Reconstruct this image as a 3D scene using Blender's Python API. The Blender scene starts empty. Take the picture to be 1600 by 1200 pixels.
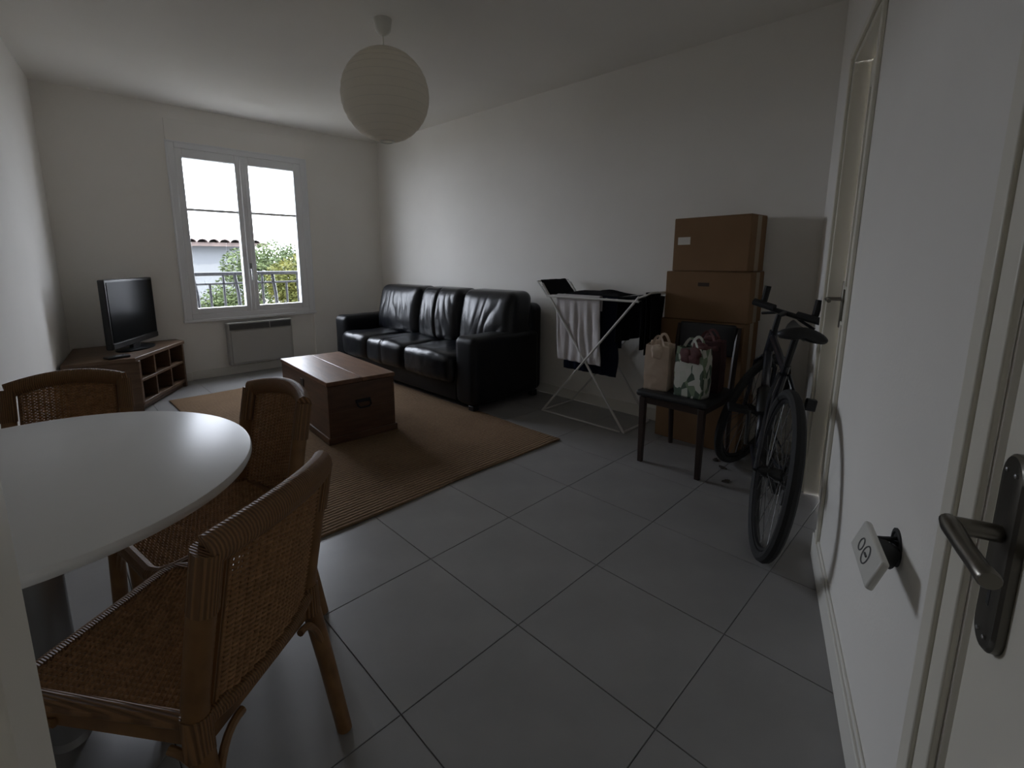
import bpy, bmesh, math, random
from math import sin, cos, pi, radians, sqrt, atan2, exp
from mathutils import Vector, Matrix, noise

random.seed(7)
scene = bpy.context.scene
COL = scene.collection

# ------------------------------------------------------------------ camera, world, lights, exposure
cam_data = bpy.data.cameras.new('camera')
cam = bpy.data.objects.new('camera', cam_data)
COL.objects.link(cam)
F_PX, CX, CY, CAM_H = 734.3, 760.0, 535.4, 1.15
cam_data.sensor_fit = 'HORIZONTAL'
cam_data.sensor_width = 36.0
cam_data.lens = F_PX / 1600.0 * 36.0
cam_data.shift_x = (800.0 - CX) / 1600.0
cam_data.shift_y = (CY - 600.0) / 1600.0
cam_data.clip_start = 0.02
yaw, pitch, roll = radians(43.1), radians(9.83), radians(-0.25)
fh = Vector((sin(yaw), cos(yaw), 0)); rt = Vector((cos(yaw), -sin(yaw), 0)); uz = Vector((0, 0, 1))
fw = cos(pitch) * fh - sin(pitch) * uz
up = sin(pitch) * fh + cos(pitch) * uz
r2 = cos(roll) * rt + sin(roll) * up
u2 = -sin(roll) * rt + cos(roll) * up
M = Matrix((r2, u2, -fw)).transposed().to_4x4()
M.translation = Vector((0, 0, CAM_H))
cam.matrix_world = M
scene.camera = cam

world = bpy.data.worlds.new('world'); scene.world = world
world.use_nodes = True
bg = world.node_tree.nodes['Background']
bg.inputs[0].default_value = (0.84, 0.875, 1.0, 1)
bg.inputs[1].default_value = 17.0

sun_d = bpy.data.lights.new('sun', 'SUN'); sun_d.energy = 9.0; sun_d.angle = radians(1.0); sun_d.color = (1.0, 0.93, 0.8)
sun = bpy.data.objects.new('sun', sun_d); COL.objects.link(sun)
sun.rotation_euler = Vector((0.45, 0.62, -0.80)).to_track_quat('-Z', 'Y').to_euler()

portal_d = bpy.data.lights.new('window_portal', 'AREA'); portal_d.shape = 'RECTANGLE'
portal_d.size = 1.2; portal_d.size_y = 1.62; portal_d.cycles.is_portal = True
portal = bpy.data.objects.new('window_portal', portal_d); COL.objects.link(portal)
portal.location = (1.6, 5.58, 1.42); portal.rotation_euler = (radians(-90), 0, 0)

vs = scene.view_settings
vs.view_transform = 'Standard'; vs.look = 'None'; vs.gamma = 1.0; vs.use_curve_mapping = False
vs.exposure = 0.0
scene.cycles.use_denoising = True
scene.cycles.adaptive_threshold = 0.02
scene.cycles.max_bounces = 12
scene.cycles.diffuse_bounces = 8
scene.cycles.transparent_max_bounces = 24

# ------------------------------------------------------------------ materials
MATS = {}
def nodes_of(m):
    return m.node_tree.nodes, m.node_tree.links
def mat(name, col, rough=0.6, metal=0.0, spec=0.5, var=0.0, vscale=6.0, stretch=(1, 1, 1), bump=0.0, bscale=40.0,
        bstretch=None, col2=None, kind='noise', sheen=0.0, coat=0.0, distort=0.0):
    if name in MATS: return MATS[name]
    m = bpy.data.materials.new(name); m.use_nodes = True
    N, L = nodes_of(m)
    b = N['Principled BSDF']
    b.inputs['Base Color'].default_value = (*col, 1)
    b.inputs['Roughness'].default_value = rough
    b.inputs['Metallic'].default_value = metal
    b.inputs['Specular IOR Level'].default_value = spec
    if sheen: b.inputs['Sheen Weight'].default_value = sheen
    if coat: b.inputs['Coat Weight'].default_value = coat
    tc = N.new('ShaderNodeTexCoord')
    def tex(scale, st):
        mp = N.new('ShaderNodeMapping'); mp.inputs['Scale'].default_value = st
        L.new(tc.outputs['Object'], mp.inputs['Vector'])
        if kind == 'wave':
            t = N.new('ShaderNodeTexWave'); t.inputs['Scale'].default_value = scale
            t.inputs['Distortion'].default_value = distort; t.inputs['Detail'].default_value = 3
            out = t.outputs['Fac']
        else:
            t = N.new('ShaderNodeTexNoise'); t.inputs['Scale'].default_value = scale; t.inputs['Detail'].default_value = 5
            out = t.outputs['Fac']
        L.new(mp.outputs['Vector'], t.inputs['Vector'])
        return out
    if var or col2:
        out = tex(vscale, stretch)
        r = N.new('ShaderNodeValToRGB')
        c2 = col2 or tuple(c * (1 - var) for c in col)
        r.color_ramp.elements[0].position = 0.3; r.color_ramp.elements[1].position = 0.7
        r.color_ramp.elements[0].color = (*c2, 1); r.color_ramp.elements[1].color = (*col, 1)
        L.new(out, r.inputs['Fac']); L.new(r.outputs['Color'], b.inputs['Base Color'])
    if bump:
        out = tex(bscale, bstretch or stretch)
        bp = N.new('ShaderNodeBump'); bp.inputs['Strength'].default_value = bump; bp.inputs['Distance'].default_value = 0.01
        L.new(out, bp.inputs['Height']); L.new(bp.outputs['Normal'], b.inputs['Normal'])
    MATS[name] = m
    return m

wallw = mat('wall_paint', (0.87, 0.847, 0.80), 0.85, spec=0.2, var=0.03, vscale=3, bump=0.05, bscale=120)
ceilw = mat('ceiling_paint', (0.83, 0.81, 0.765), 0.9, spec=0.2, var=0.03, vscale=2)
trimw = mat('trim_paint', (0.80, 0.78, 0.72), 0.45, var=0.03, vscale=5)
creamw = mat('door_paint', (0.79, 0.755, 0.66), 0.42, var=0.03, vscale=4)
pvc = mat('window_frame_white', (0.82, 0.83, 0.84), 0.35)
tilem = mat('floor_tile_grey', (0.31, 0.305, 0.30), 0.32, spec=0.5, col2=(0.265, 0.26, 0.256), vscale=4.5, bump=0.03, bscale=25)
groutm = mat('grout', (0.20, 0.195, 0.19), 0.9)
leather = mat('black_leather', (0.006, 0.0075, 0.011), 0.31, spec=0.5, bump=0.12, bscale=160)
leather_flat = mat('black_leather_dull', (0.005, 0.006, 0.008), 0.42, spec=0.3, bump=0.1, bscale=160)
rattan = mat('rattan_pole', (0.27, 0.14, 0.052), 0.42, col2=(0.18, 0.088, 0.032), vscale=18, spec=0.45)
wicker = mat('rattan_weave', (0.42, 0.235, 0.105), 0.6, col2=(0.28, 0.145, 0.06), vscale=60)
wrapm = mat('rattan_wrapping', (0.30, 0.155, 0.062), 0.55, col2=(0.17, 0.085, 0.034), kind='wave', vscale=60, stretch=(1, 1, 1), bump=0.5, bscale=60)
tabletop_m = mat('white_laminate', (0.88, 0.88, 0.865), 0.27, spec=0.04, var=0.02, vscale=5, bump=0.03, bscale=9)
chrome = mat('brushed_steel', (0.36, 0.36, 0.36), 0.5, metal=1.0)
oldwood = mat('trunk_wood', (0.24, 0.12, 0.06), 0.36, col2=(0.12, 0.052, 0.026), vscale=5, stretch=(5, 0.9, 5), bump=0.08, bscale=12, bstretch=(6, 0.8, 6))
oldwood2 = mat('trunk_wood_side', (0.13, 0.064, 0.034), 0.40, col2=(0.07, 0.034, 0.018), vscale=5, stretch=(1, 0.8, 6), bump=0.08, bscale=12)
tvwood = mat('media_unit_wood', (0.15, 0.088, 0.048), 0.45, col2=(0.095, 0.052, 0.028), vscale=6, stretch=(1.2, 1.2, 9), bump=0.06, bscale=18)
m = bpy.data.materials.new('jute_braid'); m.use_nodes = True; jute = m
N, L = nodes_of(m); b = N['Principled BSDF']; b.inputs['Roughness'].default_value = 0.95; b.inputs['Specular IOR Level'].default_value = 0.1
tc = N.new('ShaderNodeTexCoord')
wv = N.new('ShaderNodeTexWave'); wv.bands_direction = 'Y'; wv.inputs['Scale'].default_value = 14; wv.inputs['Distortion'].default_value = 1.2; wv.inputs['Detail'].default_value = 2; wv.inputs['Detail Scale'].default_value = 3
mp = N.new('ShaderNodeMapping'); mp.inputs['Scale'].default_value = (60, 70, 60); nz = N.new('ShaderNodeTexNoise'); nz.inputs['Scale'].default_value = 1.0; nz.inputs['Detail'].default_value = 3
big = N.new('ShaderNodeTexNoise'); big.inputs['Scale'].default_value = 2.5; big.inputs['Detail'].default_value = 4
ad = N.new('ShaderNodeMath'); ad.operation = 'MULTIPLY'; ad2 = N.new('ShaderNodeMath'); ad2.operation = 'MULTIPLY_ADD'; ad2.inputs[1].default_value = 0.5; ad2.inputs[2].default_value = 0.1
rp = N.new('ShaderNodeValToRGB'); rp.color_ramp.elements[0].color = (0.035, 0.022, 0.013, 1); rp.color_ramp.elements[1].color = (0.25, 0.165, 0.10, 1); rp.color_ramp.elements[1].position = 0.75
bp = N.new('ShaderNodeBump'); bp.inputs['Strength'].default_value = 1.0; bp.inputs['Distance'].default_value = 0.008
L.new(tc.outputs['Object'], wv.inputs['Vector']); L.new(tc.outputs['Object'], mp.inputs[0]); L.new(mp.outputs[0], nz.inputs['Vector']); L.new(tc.outputs['Object'], big.inputs['Vector'])
L.new(wv.outputs['Fac'], ad.inputs[0]); L.new(nz.outputs['Fac'], ad.inputs[1]); L.new(big.outputs['Fac'], ad2.inputs[0])
sm = N.new('ShaderNodeMath'); L.new(ad.outputs[0], sm.inputs[0]); L.new(ad2.outputs[0], sm.inputs[1]); L.new(sm.outputs[0], rp.inputs[0]); L.new(rp.outputs[0], b.inputs['Base Color'])
L.new(ad.outputs[0], bp.inputs['Height']); L.new(bp.outputs[0], b.inputs['Normal'])
black_pl = mat('black_plastic', (0.012, 0.012, 0.013), 0.38)
gloss_black = mat('screen_panel', (0.004, 0.005, 0.006), 0.28, spec=0.06)
dark_metal = mat('dark_iron', (0.025, 0.025, 0.028), 0.45, metal=0.6)
rad_white = mat('radiator_enamel', (0.44, 0.43, 0.405), 0.45)
rad_dark = mat('radiator_grille', (0.12, 0.12, 0.12), 0.5)
card = mat('cardboard', (0.235, 0.14, 0.075), 0.8, spec=0.2, col2=(0.205, 0.12, 0.062), vscale=3)
tape = mat('packing_tape', (0.30, 0.23, 0.15), 0.3)
paperw = mat('paper_label', (0.65, 0.62, 0.56), 0.7)
inkm = mat('printed_ink', (0.05, 0.03, 0.02), 0.8)
darkwood = mat('dark_stained_wood', (0.030, 0.015, 0.010), 0.4, var=0.3, vscale=8, stretch=(6, 6, 1))
blackvinyl = mat('black_vinyl', (0.014, 0.014, 0.015), 0.5)
rackm = mat('white_coated_tube', (0.62, 0.61, 0.58), 0.4)
towel = mat('pale_grey_cloth', (0.60, 0.57, 0.57), 0.95, spec=0.1, var=0.12, vscale=9, bump=0.2, bscale=200)
navy = mat('navy_cloth', (0.010, 0.013, 0.028), 0.95, spec=0.1, bump=0.2, bscale=150)
blackcloth = mat('black_cloth', (0.010, 0.010, 0.012), 0.95, spec=0.1, bump=0.2, bscale=150)
creambag = mat('cream_bag', (0.60, 0.50, 0.40), 0.75, col2=(0.50, 0.38, 0.29), vscale=7)
redbag = mat('dark_red_bag', (0.055, 0.014, 0.016), 0.75, var=0.4, vscale=8)
pinkpaper = mat('pink_paper', (0.13, 0.05, 0.05), 0.8, var=0.3, vscale=20)
rubber = mat('tyre_rubber', (0.012, 0.012, 0.012), 0.75)
bikepaint = mat('bicycle_paint', (0.012, 0.014, 0.022), 0.3, coat=0.3)
alloy = mat('alloy', (0.45, 0.45, 0.45), 0.35, metal=1.0)
spokem = mat('dull_steel_spoke', (0.12, 0.12, 0.12), 0.5, metal=1.0)
handle_m = mat('satin_bronze_steel', (0.22, 0.205, 0.18), 0.3, metal=1.0)
plate_m = mat('satin_bronze_plate', (0.17, 0.16, 0.14), 0.36, metal=1.0)
whitepl = mat('white_plastic', (0.70, 0.69, 0.64), 0.4)
greypl = mat('dark_socket_box', (0.03, 0.03, 0.03), 0.6)
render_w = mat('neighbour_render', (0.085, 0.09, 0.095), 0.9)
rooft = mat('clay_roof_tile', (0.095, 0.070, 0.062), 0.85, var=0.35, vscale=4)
leafg = mat('green_leaves', (0.050, 0.066, 0.025), 0.6, spec=0.15, col2=(0.026, 0.040, 0.015), vscale=5)
leafy = mat('yellow_green_leaves', (0.075, 0.072, 0.014), 0.6, spec=0.15, col2=(0.03, 0.042, 0.011), vscale=4)
bark = mat('bark', (0.10, 0.07, 0.045), 0.9)
outground = mat('garden_ground', (0.11, 0.10, 0.08), 0.95, var=0.3, vscale=2)
dryleaf = mat('dry_leaf', (0.05, 0.04, 0.03), 0.8)

# leafy print for the shopping bag (flat print)
m = bpy.data.materials.new('leaf_print_bag'); m.use_nodes = True; MATS['leafbag'] = m
N, L = nodes_of(m); b = N['Principled BSDF']; b.inputs['Roughness'].default_value = 0.6
tc = N.new('ShaderNodeTexCoord'); mp = N.new('ShaderNodeMapping'); mp.inputs['Scale'].default_value = (34, 34, 20)
mp.inputs['Rotation'].default_value = (0.5, 0.3, 0.2)
vo = N.new('ShaderNodeTexVoronoi'); vo.inputs['Scale'].default_value = 1.0
rp = N.new('ShaderNodeValToRGB'); rp.color_ramp.interpolation = 'CONSTANT'
e = rp.color_ramp.elements
e[0].color = (0.05, 0.08, 0.05, 1); e[1].position = 0.28; e[1].color = (0.44, 0.45, 0.38, 1)
x = e.new(0.5); x.color = (0.15, 0.20, 0.12, 1); x = e.new(0.66); x.color = (0.48, 0.48, 0.42, 1)
sp = N.new('ShaderNodeSeparateColor')
L.new(tc.outputs['Object'], mp.inputs[0]); L.new(mp.outputs[0], vo.inputs['Vector'])
L.new(vo.outputs['Color'], sp.inputs[0]); L.new(sp.outputs[0], rp.inputs[0]); L.new(rp.outputs[0], b.inputs['Base Color'])
leafbag = m

# paper lantern: diffuse + translucent
m = bpy.data.materials.new('lantern_paper'); m.use_nodes = True
N, L = nodes_of(m); b = N['Principled BSDF']; b.inputs['Base Color'].default_value = (0.90, 0.87, 0.80, 1); b.inputs['Roughness'].default_value = 0.9
b.inputs['Specular IOR Level'].default_value = 0.1
tr = N.new('ShaderNodeBsdfTranslucent'); tr.inputs[0].default_value = (0.90, 0.86, 0.78, 1)
mx = N.new('ShaderNodeMixShader'); mx.inputs[0].default_value = 0.5
L.new(b.outputs[0], mx.inputs[1]); L.new(tr.outputs[0], mx.inputs[2]); L.new(mx.outputs[0], N['Material Output'].inputs[0])
paper = m

# clear window pane: thin glass
m = bpy.data.materials.new('window_glass'); m.use_nodes = True
N, L = nodes_of(m); N.remove(N['Principled BSDF'])
tp = N.new('ShaderNodeBsdfTransparent'); tp.inputs[0].default_value = (0.97, 0.985, 0.98, 1)
gl = N.new('ShaderNodeBsdfGlossy'); gl.inputs['Roughness'].default_value = 0.0
lw = N.new('ShaderNodeLayerWeight'); lw.inputs[0].default_value = 0.5
pw_ = N.new('ShaderNodeMath'); pw_.operation = 'POWER'; pw_.inputs[1].default_value = 5.0
fr = N.new('ShaderNodeMath'); fr.operation = 'MULTIPLY_ADD'; fr.inputs[1].default_value = 0.9; fr.inputs[2].default_value = 0.035
L.new(lw.outputs['Facing'], pw_.inputs[0]); L.new(pw_.outputs[0], fr.inputs[0])
mx = N.new('ShaderNodeMixShader')
L.new(fr.outputs[0], mx.inputs[0]); L.new(tp.outputs[0], mx.inputs[1]); L.new(gl.outputs[0], mx.inputs[2]); L.new(mx.outputs[0], N['Material Output'].inputs[0])
glass = m

# ------------------------------------------------------------------ mesh helpers
class MB:
    def __init__(self): self.v = []; self.f = []
    def add(self, vs, fs):
        o = len(self.v); self.v += [tuple(p) for p in vs]; self.f += [tuple(i + o for i in q) for q in fs]; return self
    def box(self, lo, hi, M=None):
        x0, y0, z0 = lo; x1, y1, z1 = hi
        vs = [(x0, y0, z0), (x1, y0, z0), (x1, y1, z0), (x0, y1, z0), (x0, y0, z1), (x1, y0, z1), (x1, y1, z1), (x0, y1, z1)]
        if M: vs = [M @ Vector(p) for p in vs]
        return self.add(vs, [(3, 2, 1, 0), (4, 5, 6, 7), (0, 1, 5, 4), (1, 2, 6, 5), (2, 3, 7, 6), (3, 0, 4, 7)])
    def prism(self, poly, z0, z1, ztop=None):
        n = len(poly)
        vs = [(p[0], p[1], z0) for p in poly] + [(p[0], p[1], (ztop(p) if ztop else z1)) for p in poly]
        return self.add(vs, [tuple(range(n - 1, -1, -1)), tuple(range(n, 2 * n))] + [(i, (i + 1) % n, n + (i + 1) % n, n + i) for i in range(n)])
    def tube(self, pts, r, n=8, closed=False, flat=1.0, caps=True, upv=None):
        pts = [Vector(p) for p in pts]; m = len(pts); rs = r if isinstance(r, (list, tuple)) else [r] * m
        rings = []; prev = None
        for i, p in enumerate(pts):
            a = pts[(i - 1) % m] if (closed or i > 0) else p
            c = pts[(i + 1) % m] if (closed or i < m - 1) else p
            t = (c - a).normalized()
            if upv is not None: nrm = Vector(upv) - t * t.dot(Vector(upv))
            elif prev is None:
                nrm = Vector((0, 0, 1)) - t * t.z
                if nrm.length < 0.2: nrm = Vector((1, 0, 0)) - t * t.x
            else: nrm = prev - t * prev.dot(t)
            nrm.normalize(); prev = nrm; bn = t.cross(nrm)
            rings.append([p + (nrm * cos(2 * pi * k / n) + bn * sin(2 * pi * k / n) * flat) * rs[i] for k in range(n)])
        vs = [q for R in rings for q in R]; fs = []
        for i in range(m if closed else m - 1):
            j = (i + 1) % m
            for k in range(n):
                k2 = (k + 1) % n; fs.append((i * n + k, i * n + k2, j * n + k2, j * n + k))
        if not closed and caps:
            fs.append(tuple(range(n - 1, -1, -1))); fs.append(tuple((m - 1) * n + k for k in range(n)))
        return self.add(vs, fs)
    def lathe(self, prof, c=(0, 0, 0), n=24, M=None, closed_ends=True):
        vs = []; fs = []; m = len(prof)
        for r, z in prof:
            for k in range(n):
                p = Vector((r * cos(2 * pi * k / n), r * sin(2 * pi * k / n), z))
                p = (M @ p) if M else p
                vs.append(p + Vector(c))
        for i in range(m - 1):
            for k in range(n):
                k2 = (k + 1) % n; fs.append((i * n + k, i * n + k2, (i + 1) * n + k2, (i + 1) * n + k))
        if closed_ends:
            fs.append(tuple(range(n - 1, -1, -1))); fs.append(tuple((m - 1) * n + k for k in range(n)))
        return self.add(vs, fs)
    def grid(self, fn, nu, nv, closed_u=False):
        vs = []; fs = []; cu = nu if closed_u else nu + 1
        for i in range(cu):
            for j in range(nv + 1): vs.append(fn(i / nu, j / nv))
        for i in range(nu):
            i2 = (i + 1) % cu if closed_u else i + 1
            for j in range(nv): fs.append((i * (nv + 1) + j, i2 * (nv + 1) + j, i2 * (nv + 1) + j + 1, i * (nv + 1) + j + 1))
        return self.add(vs, fs)
    def rbox(self, lo, hi, r, n=5, fn=None, res=(10, 10, 10)):
        """rounded box with a dense skin; fn displaces (point, normal, u) -> point"""
        lo = Vector(lo); hi = Vector(hi); c = (lo + hi) / 2; h = (hi - lo) / 2
        inner = Vector((max(h[i] - r, 1e-4) for i in range(3)))
        def steps(k):
            a = [-h[k] + r * (1 - cos(pi / 2 * t / n)) for t in range(n)]
            mid = [-inner[k] + 2 * inner[k] * t / res[k] for t in range(res[k] + 1)]
            return a + mid + [-q for q in reversed(a)]
        st = [steps(0), steps(1), steps(2)]
        for ax in range(3):
            a, b_ = (ax + 1) % 3, (ax + 2) % 3
            for sgn in (-1, 1):
                A, B = st[a], st[b_]; vs = []; fs = []
                for u in A:
                    for w in B:
                        p = Vector((0, 0, 0)); p[ax] = sgn * h[ax]; p[a] = u; p[b_] = w
                        q = Vector((max(-inner[k], min(inner[k], p[k])) for k in range(3)))
                        d = p - q; nr = d.normalized() if d.length > 1e-9 else Vector((0, 0, 1))
                        w2 = q + nr * r
                        if fn: w2 = fn(w2, nr, Vector((w2.x / h.x, w2.y / h.y, w2.z / h.z)))
                        vs.append(w2 + c)
                nb = len(B)
                for i in range(len(A) - 1):
                    for j in range(nb - 1):
                        q4 = (i * nb + j, (i + 1) * nb + j, (i + 1) * nb + j + 1, i * nb + j + 1)
                        fs.append(q4 if sgn > 0 else q4[::-1])
                self.add(vs, fs)
        return self
    def mesh(self, name, merge=False):
        me = bpy.data.meshes.new(name); me.from_pydata(self.v, [], self.f); 
        if merge:
            bm = bmesh.new(); bm.from_mesh(me); bmesh.ops.remove_doubles(bm, verts=bm.verts, dist=1e-5)
            bmesh.ops.recalc_face_normals(bm, faces=bm.faces); bm.to_mesh(me); bm.free()
        me.update(); return me

def link(name, me, material, parent=None, smooth=True, bevel=0.0, seg=2, angle=35):
    if material: 
        if not me.materials: me.materials.append(material)
    if smooth:
        me.shade_smooth(); me.set_sharp_from_angle(angle=radians(angle))
    o = bpy.data.objects.new(name, me); COL.objects.link(o)
    if parent: o.parent = parent
    if bevel:
        md = o.modifiers.new('bevel', 'BEVEL'); md.width = bevel; md.segments = seg; md.limit_method = 'ANGLE'; md.angle_limit = radians(40)
    return o
def part(name, mb, material, parent=None, world=False, merge=False, kind=None, label=None, **kw):
    if world and parent is not None:
        root = parent
        chain = []
        while root is not None: chain.append(root); root = root.parent
        Mx = Matrix()
        for q in reversed(chain): Mx = Mx @ q.matrix_basis
        inv = Mx.inverted(); mb.v = [tuple(inv @ Vector(p)) for p in mb.v]
    o = link(name, mb.mesh(name, merge), material, parent, **kw)
    if kind: o['kind'] = kind
    if label: o['label'] = label
    return o
def tag(o, label, cat, group=None, kind=None):
    o['label'] = label; o['category'] = cat
    if group: o['group'] = group
    if kind: o['kind'] = kind
    return o
def thing(name, label, cat, loc=(0, 0, 0), rz=0, rx=0, group=None, kind=None):
    o = bpy.data.objects.new(name, None); COL.objects.link(o); o.empty_display_size = 0.1
    o.location = loc; o.rotation_euler = (rx, 0, rz)
    return tag(o, label, cat, group, kind)
def copy_tree(o, parent=None):
    c = o.copy(); COL.objects.link(c); c.parent = parent
    for ch in list(o.children): copy_tree(ch, c)
    return c
def arc(c, r, a0, a1, n, plane='xz'):
    out = []
    for i in range(n + 1):
        a = a0 + (a1 - a0) * i / n
        if plane == 'xz': out.append((c[0] + r * cos(a), c[1], c[2] + r * sin(a)))
        elif plane == 'yz': out.append((c[0], c[1] + r * cos(a), c[2] + r * sin(a)))
        else: out.append((c[0] + r * cos(a), c[1] + r * sin(a), c[2]))
    return out
def bez(p0, p1, p2, n=8):
    p0, p1, p2 = Vector(p0), Vector(p1), Vector(p2)
    return [(1 - t) ** 2 * p0 + 2 * t * (1 - t) * p1 + t * t * p2 for t in [i / n for i in range(n + 1)]]

# ------------------------------------------------------------------ room measures
YA, XB = 5.28, 3.143                     # window wall, sofa wall
CU = Vector((0.957, 0.290, 0)); CN = Vector((-0.290, 0.957, 0)); CP = CN * -0.2744   # slanted wall with the doors
def Cw(s, d, z): p = CP + CU * s + CN * d; return Vector((p.x, p.y, z))
CM = Matrix(((CU.x, CN.x, 0, CP.x), (CU.y, CN.y, 0, CP.y), (0, 0, 1, 0), (0, 0, 0, 1)))
def zceil(y): return 2.43 + 0.024 * y
WX0, WX1, WZ0, WZ1 = 0.965, 2.232, 0.60, 2.24

# ------------------------------------------------------------------ floor with tiles
fl = MB().prism([(-1.45, -1.1), (3.35, -1.1), (3.35, 5.5), (-1.45, 5.5)], -0.12, -0.004)
floor = part('floor', fl, groutm, smooth=False)
tag(floor, 'grey square tiled floor with thin darker joints', 'floor', kind='structure')
TX, TY = 0.44, 0.468
g = 0.0014; ch = 0.0009
def tile_mesh():
    mb = MB(); a, b_ = TX - g * 2, TY - g * 2
    P = lambda i, z: [(i, i, z), (a - i, i, z), (a - i, b_ - i, z), (i, b_ - i, z)]
    mb.add(P(0, -0.004) + P(0, -ch) + P(ch, 0), [(0, 1, 5, 4), (1, 2, 6, 5), (2, 3, 7, 6), (3, 0, 4, 7), (4, 5, 9, 8), (5, 6, 10, 9), (6, 7, 11, 10), (7, 4, 8, 11), (8, 9, 10, 11)])
    return mb.mesh('tile')
tme = tile_mesh(); tme.materials.append(tilem)
def inside(x, y):
    return Vector((x, y, 0)).dot(CN) > -0.2744 - 0.35 and x < 3.4 and not (y > 3.3 and x < -0.35)
for i in range(-4, 7):
    for j in range(-4, 12):
        x, y = 0.54 + i * TX, 0.437 + j * TY
        if not inside(x + TX * 0.5, y + TY * 0.5): continue
        o = bpy.data.objects.new('tile', tme); COL.objects.link(o); o.parent = floor; o.location = (x + g, y + g, 0)

# ------------------------------------------------------------------ walls, ceiling
HT = 2.72
mb = MB()
mb.box((-0.25, YA, 0), (WX0, YA + 0.27, HT)); mb.box((WX1, YA, 0), (3.40, YA + 0.27, HT))
mb.box((WX0, YA + 0.025, 0), (WX1, YA + 0.27, WZ0)); mb.box((WX0, YA, WZ1), (WX1, YA + 0.27, HT))
wall_back = part('wall_back', mb, wallw, smooth=False)
tag(wall_back, 'white painted end wall around the window', 'wall', kind='structure')
mb = MB().box((XB, 0.2, 0), (XB + 0.2, YA, HT))
tag(part('wall_right', mb, wallw, smooth=False), 'long white wall behind the sofa and boxes', 'wall', kind='structure')
mb = MB()
mb.prism([(0.10, YA), (-0.21, 2.8), (-0.45, 2.8), (-0.45, YA)], 0, HT)
mb.box((-1.5, 2.8, 0), (-0.45, 2.95, HT)); mb.box((-1.5, -1.05, 0), (-1.3, 2.8, HT))
tag(part('wall_left', mb, wallw, smooth=False), 'white wall beside the television corner', 'wall', kind='structure')
# slanted wall with the two doors (local: x along the wall, y into the room)
D1A, D1B, D2A, D2B, DTOP = 2.05, 2.70, -0.02, 0.80, 2.0
mb = MB()
for a, b_, z0, z1 in ((-1.6, D2A, 0, HT), (D2A, D2B, DTOP + 0.02, HT), (D2B, D1A, 0, HT), (D1A, D1B, DTOP, HT), (D1B, 3.2, 0, HT)):
    mb.box((a, -0.16, z0), (b_, 0, z1), CM)
tag(part('wall_side', mb, wallw, smooth=False), 'slanted white wall with two doors and a loose socket', 'wall', kind='structure')
# partition whose door post shows at the frame edge
mb = MB().box((-1.3, 0.20, 0), (-0.07, 0.345, HT))
tag(part('wall_near', mb, wallw, smooth=False), 'short partition wall beside the doorway', 'wall', kind='structure')
mb = MB(); poly = [(-1.5, -1.1), (3.35, -1.1), (3.35, 5.55), (-1.5, 5.55)]
n = 4
vs = [(p[0], p[1], zceil(p[1])) for p in poly] + [(p[0], p[1], 2.85) for p in poly]
mb.add(vs, [(0, 1, 2, 3)[::-1], (4, 5, 6, 7), (0, 1, 5, 4), (1, 2, 6, 5), (2, 3, 7, 6), (3, 0, 4, 7)])
tag(part('ceiling', mb, ceilw, smooth=False), 'plain white painted ceiling', 'ceiling', kind='structure')

# trims
mb = MB().box((WX0 - 0.005, YA - 0.014, WZ1 + 0.004), (WX1 + 0.005, YA, 2.435))
tag(part('trim_1', mb, wallw, bevel=0.003), 'white shutter box panel above the window', 'trim', kind='structure')
mb = MB().box((0.10, YA - 0.012, 0), (WX0, YA, 0.085)); mb.box((WX1, YA - 0.012, 0), (XB, YA, 0.085)); mb.box((WX0, YA + 0.013, 0), (WX1, YA + 0.025, 0.085))
tag(part('baseboard_back', mb, trimw, bevel=0.003), 'white baseboard under the window wall', 'baseboard', kind='structure')
mb = MB().box((XB - 0.012, 0.68, 0), (XB, YA - 0.012, 0.085))
tag(part('baseboard_right', mb, trimw, bevel=0.003), 'white baseboard behind the drying rack', 'baseboard', kind='structure')
mb = MB().box((0.93, 0, 0), (2.11, 0.013, 0.095), CM); mb.box((0.93, 0, 0.095), (2.11, 0.007, 0.108), CM)
tag(part('baseboard_side', mb, trimw, bevel=0.003), 'white stepped baseboard below the loose socket', 'baseboard', kind='structure')
mb = MB().box((D1B + 0.04, 0, 0), (3.17, 0.012, 0.09), CM)
tag(part('baseboard_far', mb, trimw, bevel=0.003), 'short white baseboard behind the bicycle', 'baseboard', kind='structure')
# door post at the left edge of the view
mb = MB(); mb.box((-0.07, 0.17, 0), (-0.0293, 0.35, 2.3)); mb.box((-0.0293, 0.17, 0), (-0.0215, 0.262, 2.3)); mb.box((-0.13, 0.345, 0), (-0.038, 0.358, 2.3))
tag(part('trim_2', mb, creamw, bevel=0.004), 'cream painted door post at the edge of the doorway', 'door post', kind='structure')

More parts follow.
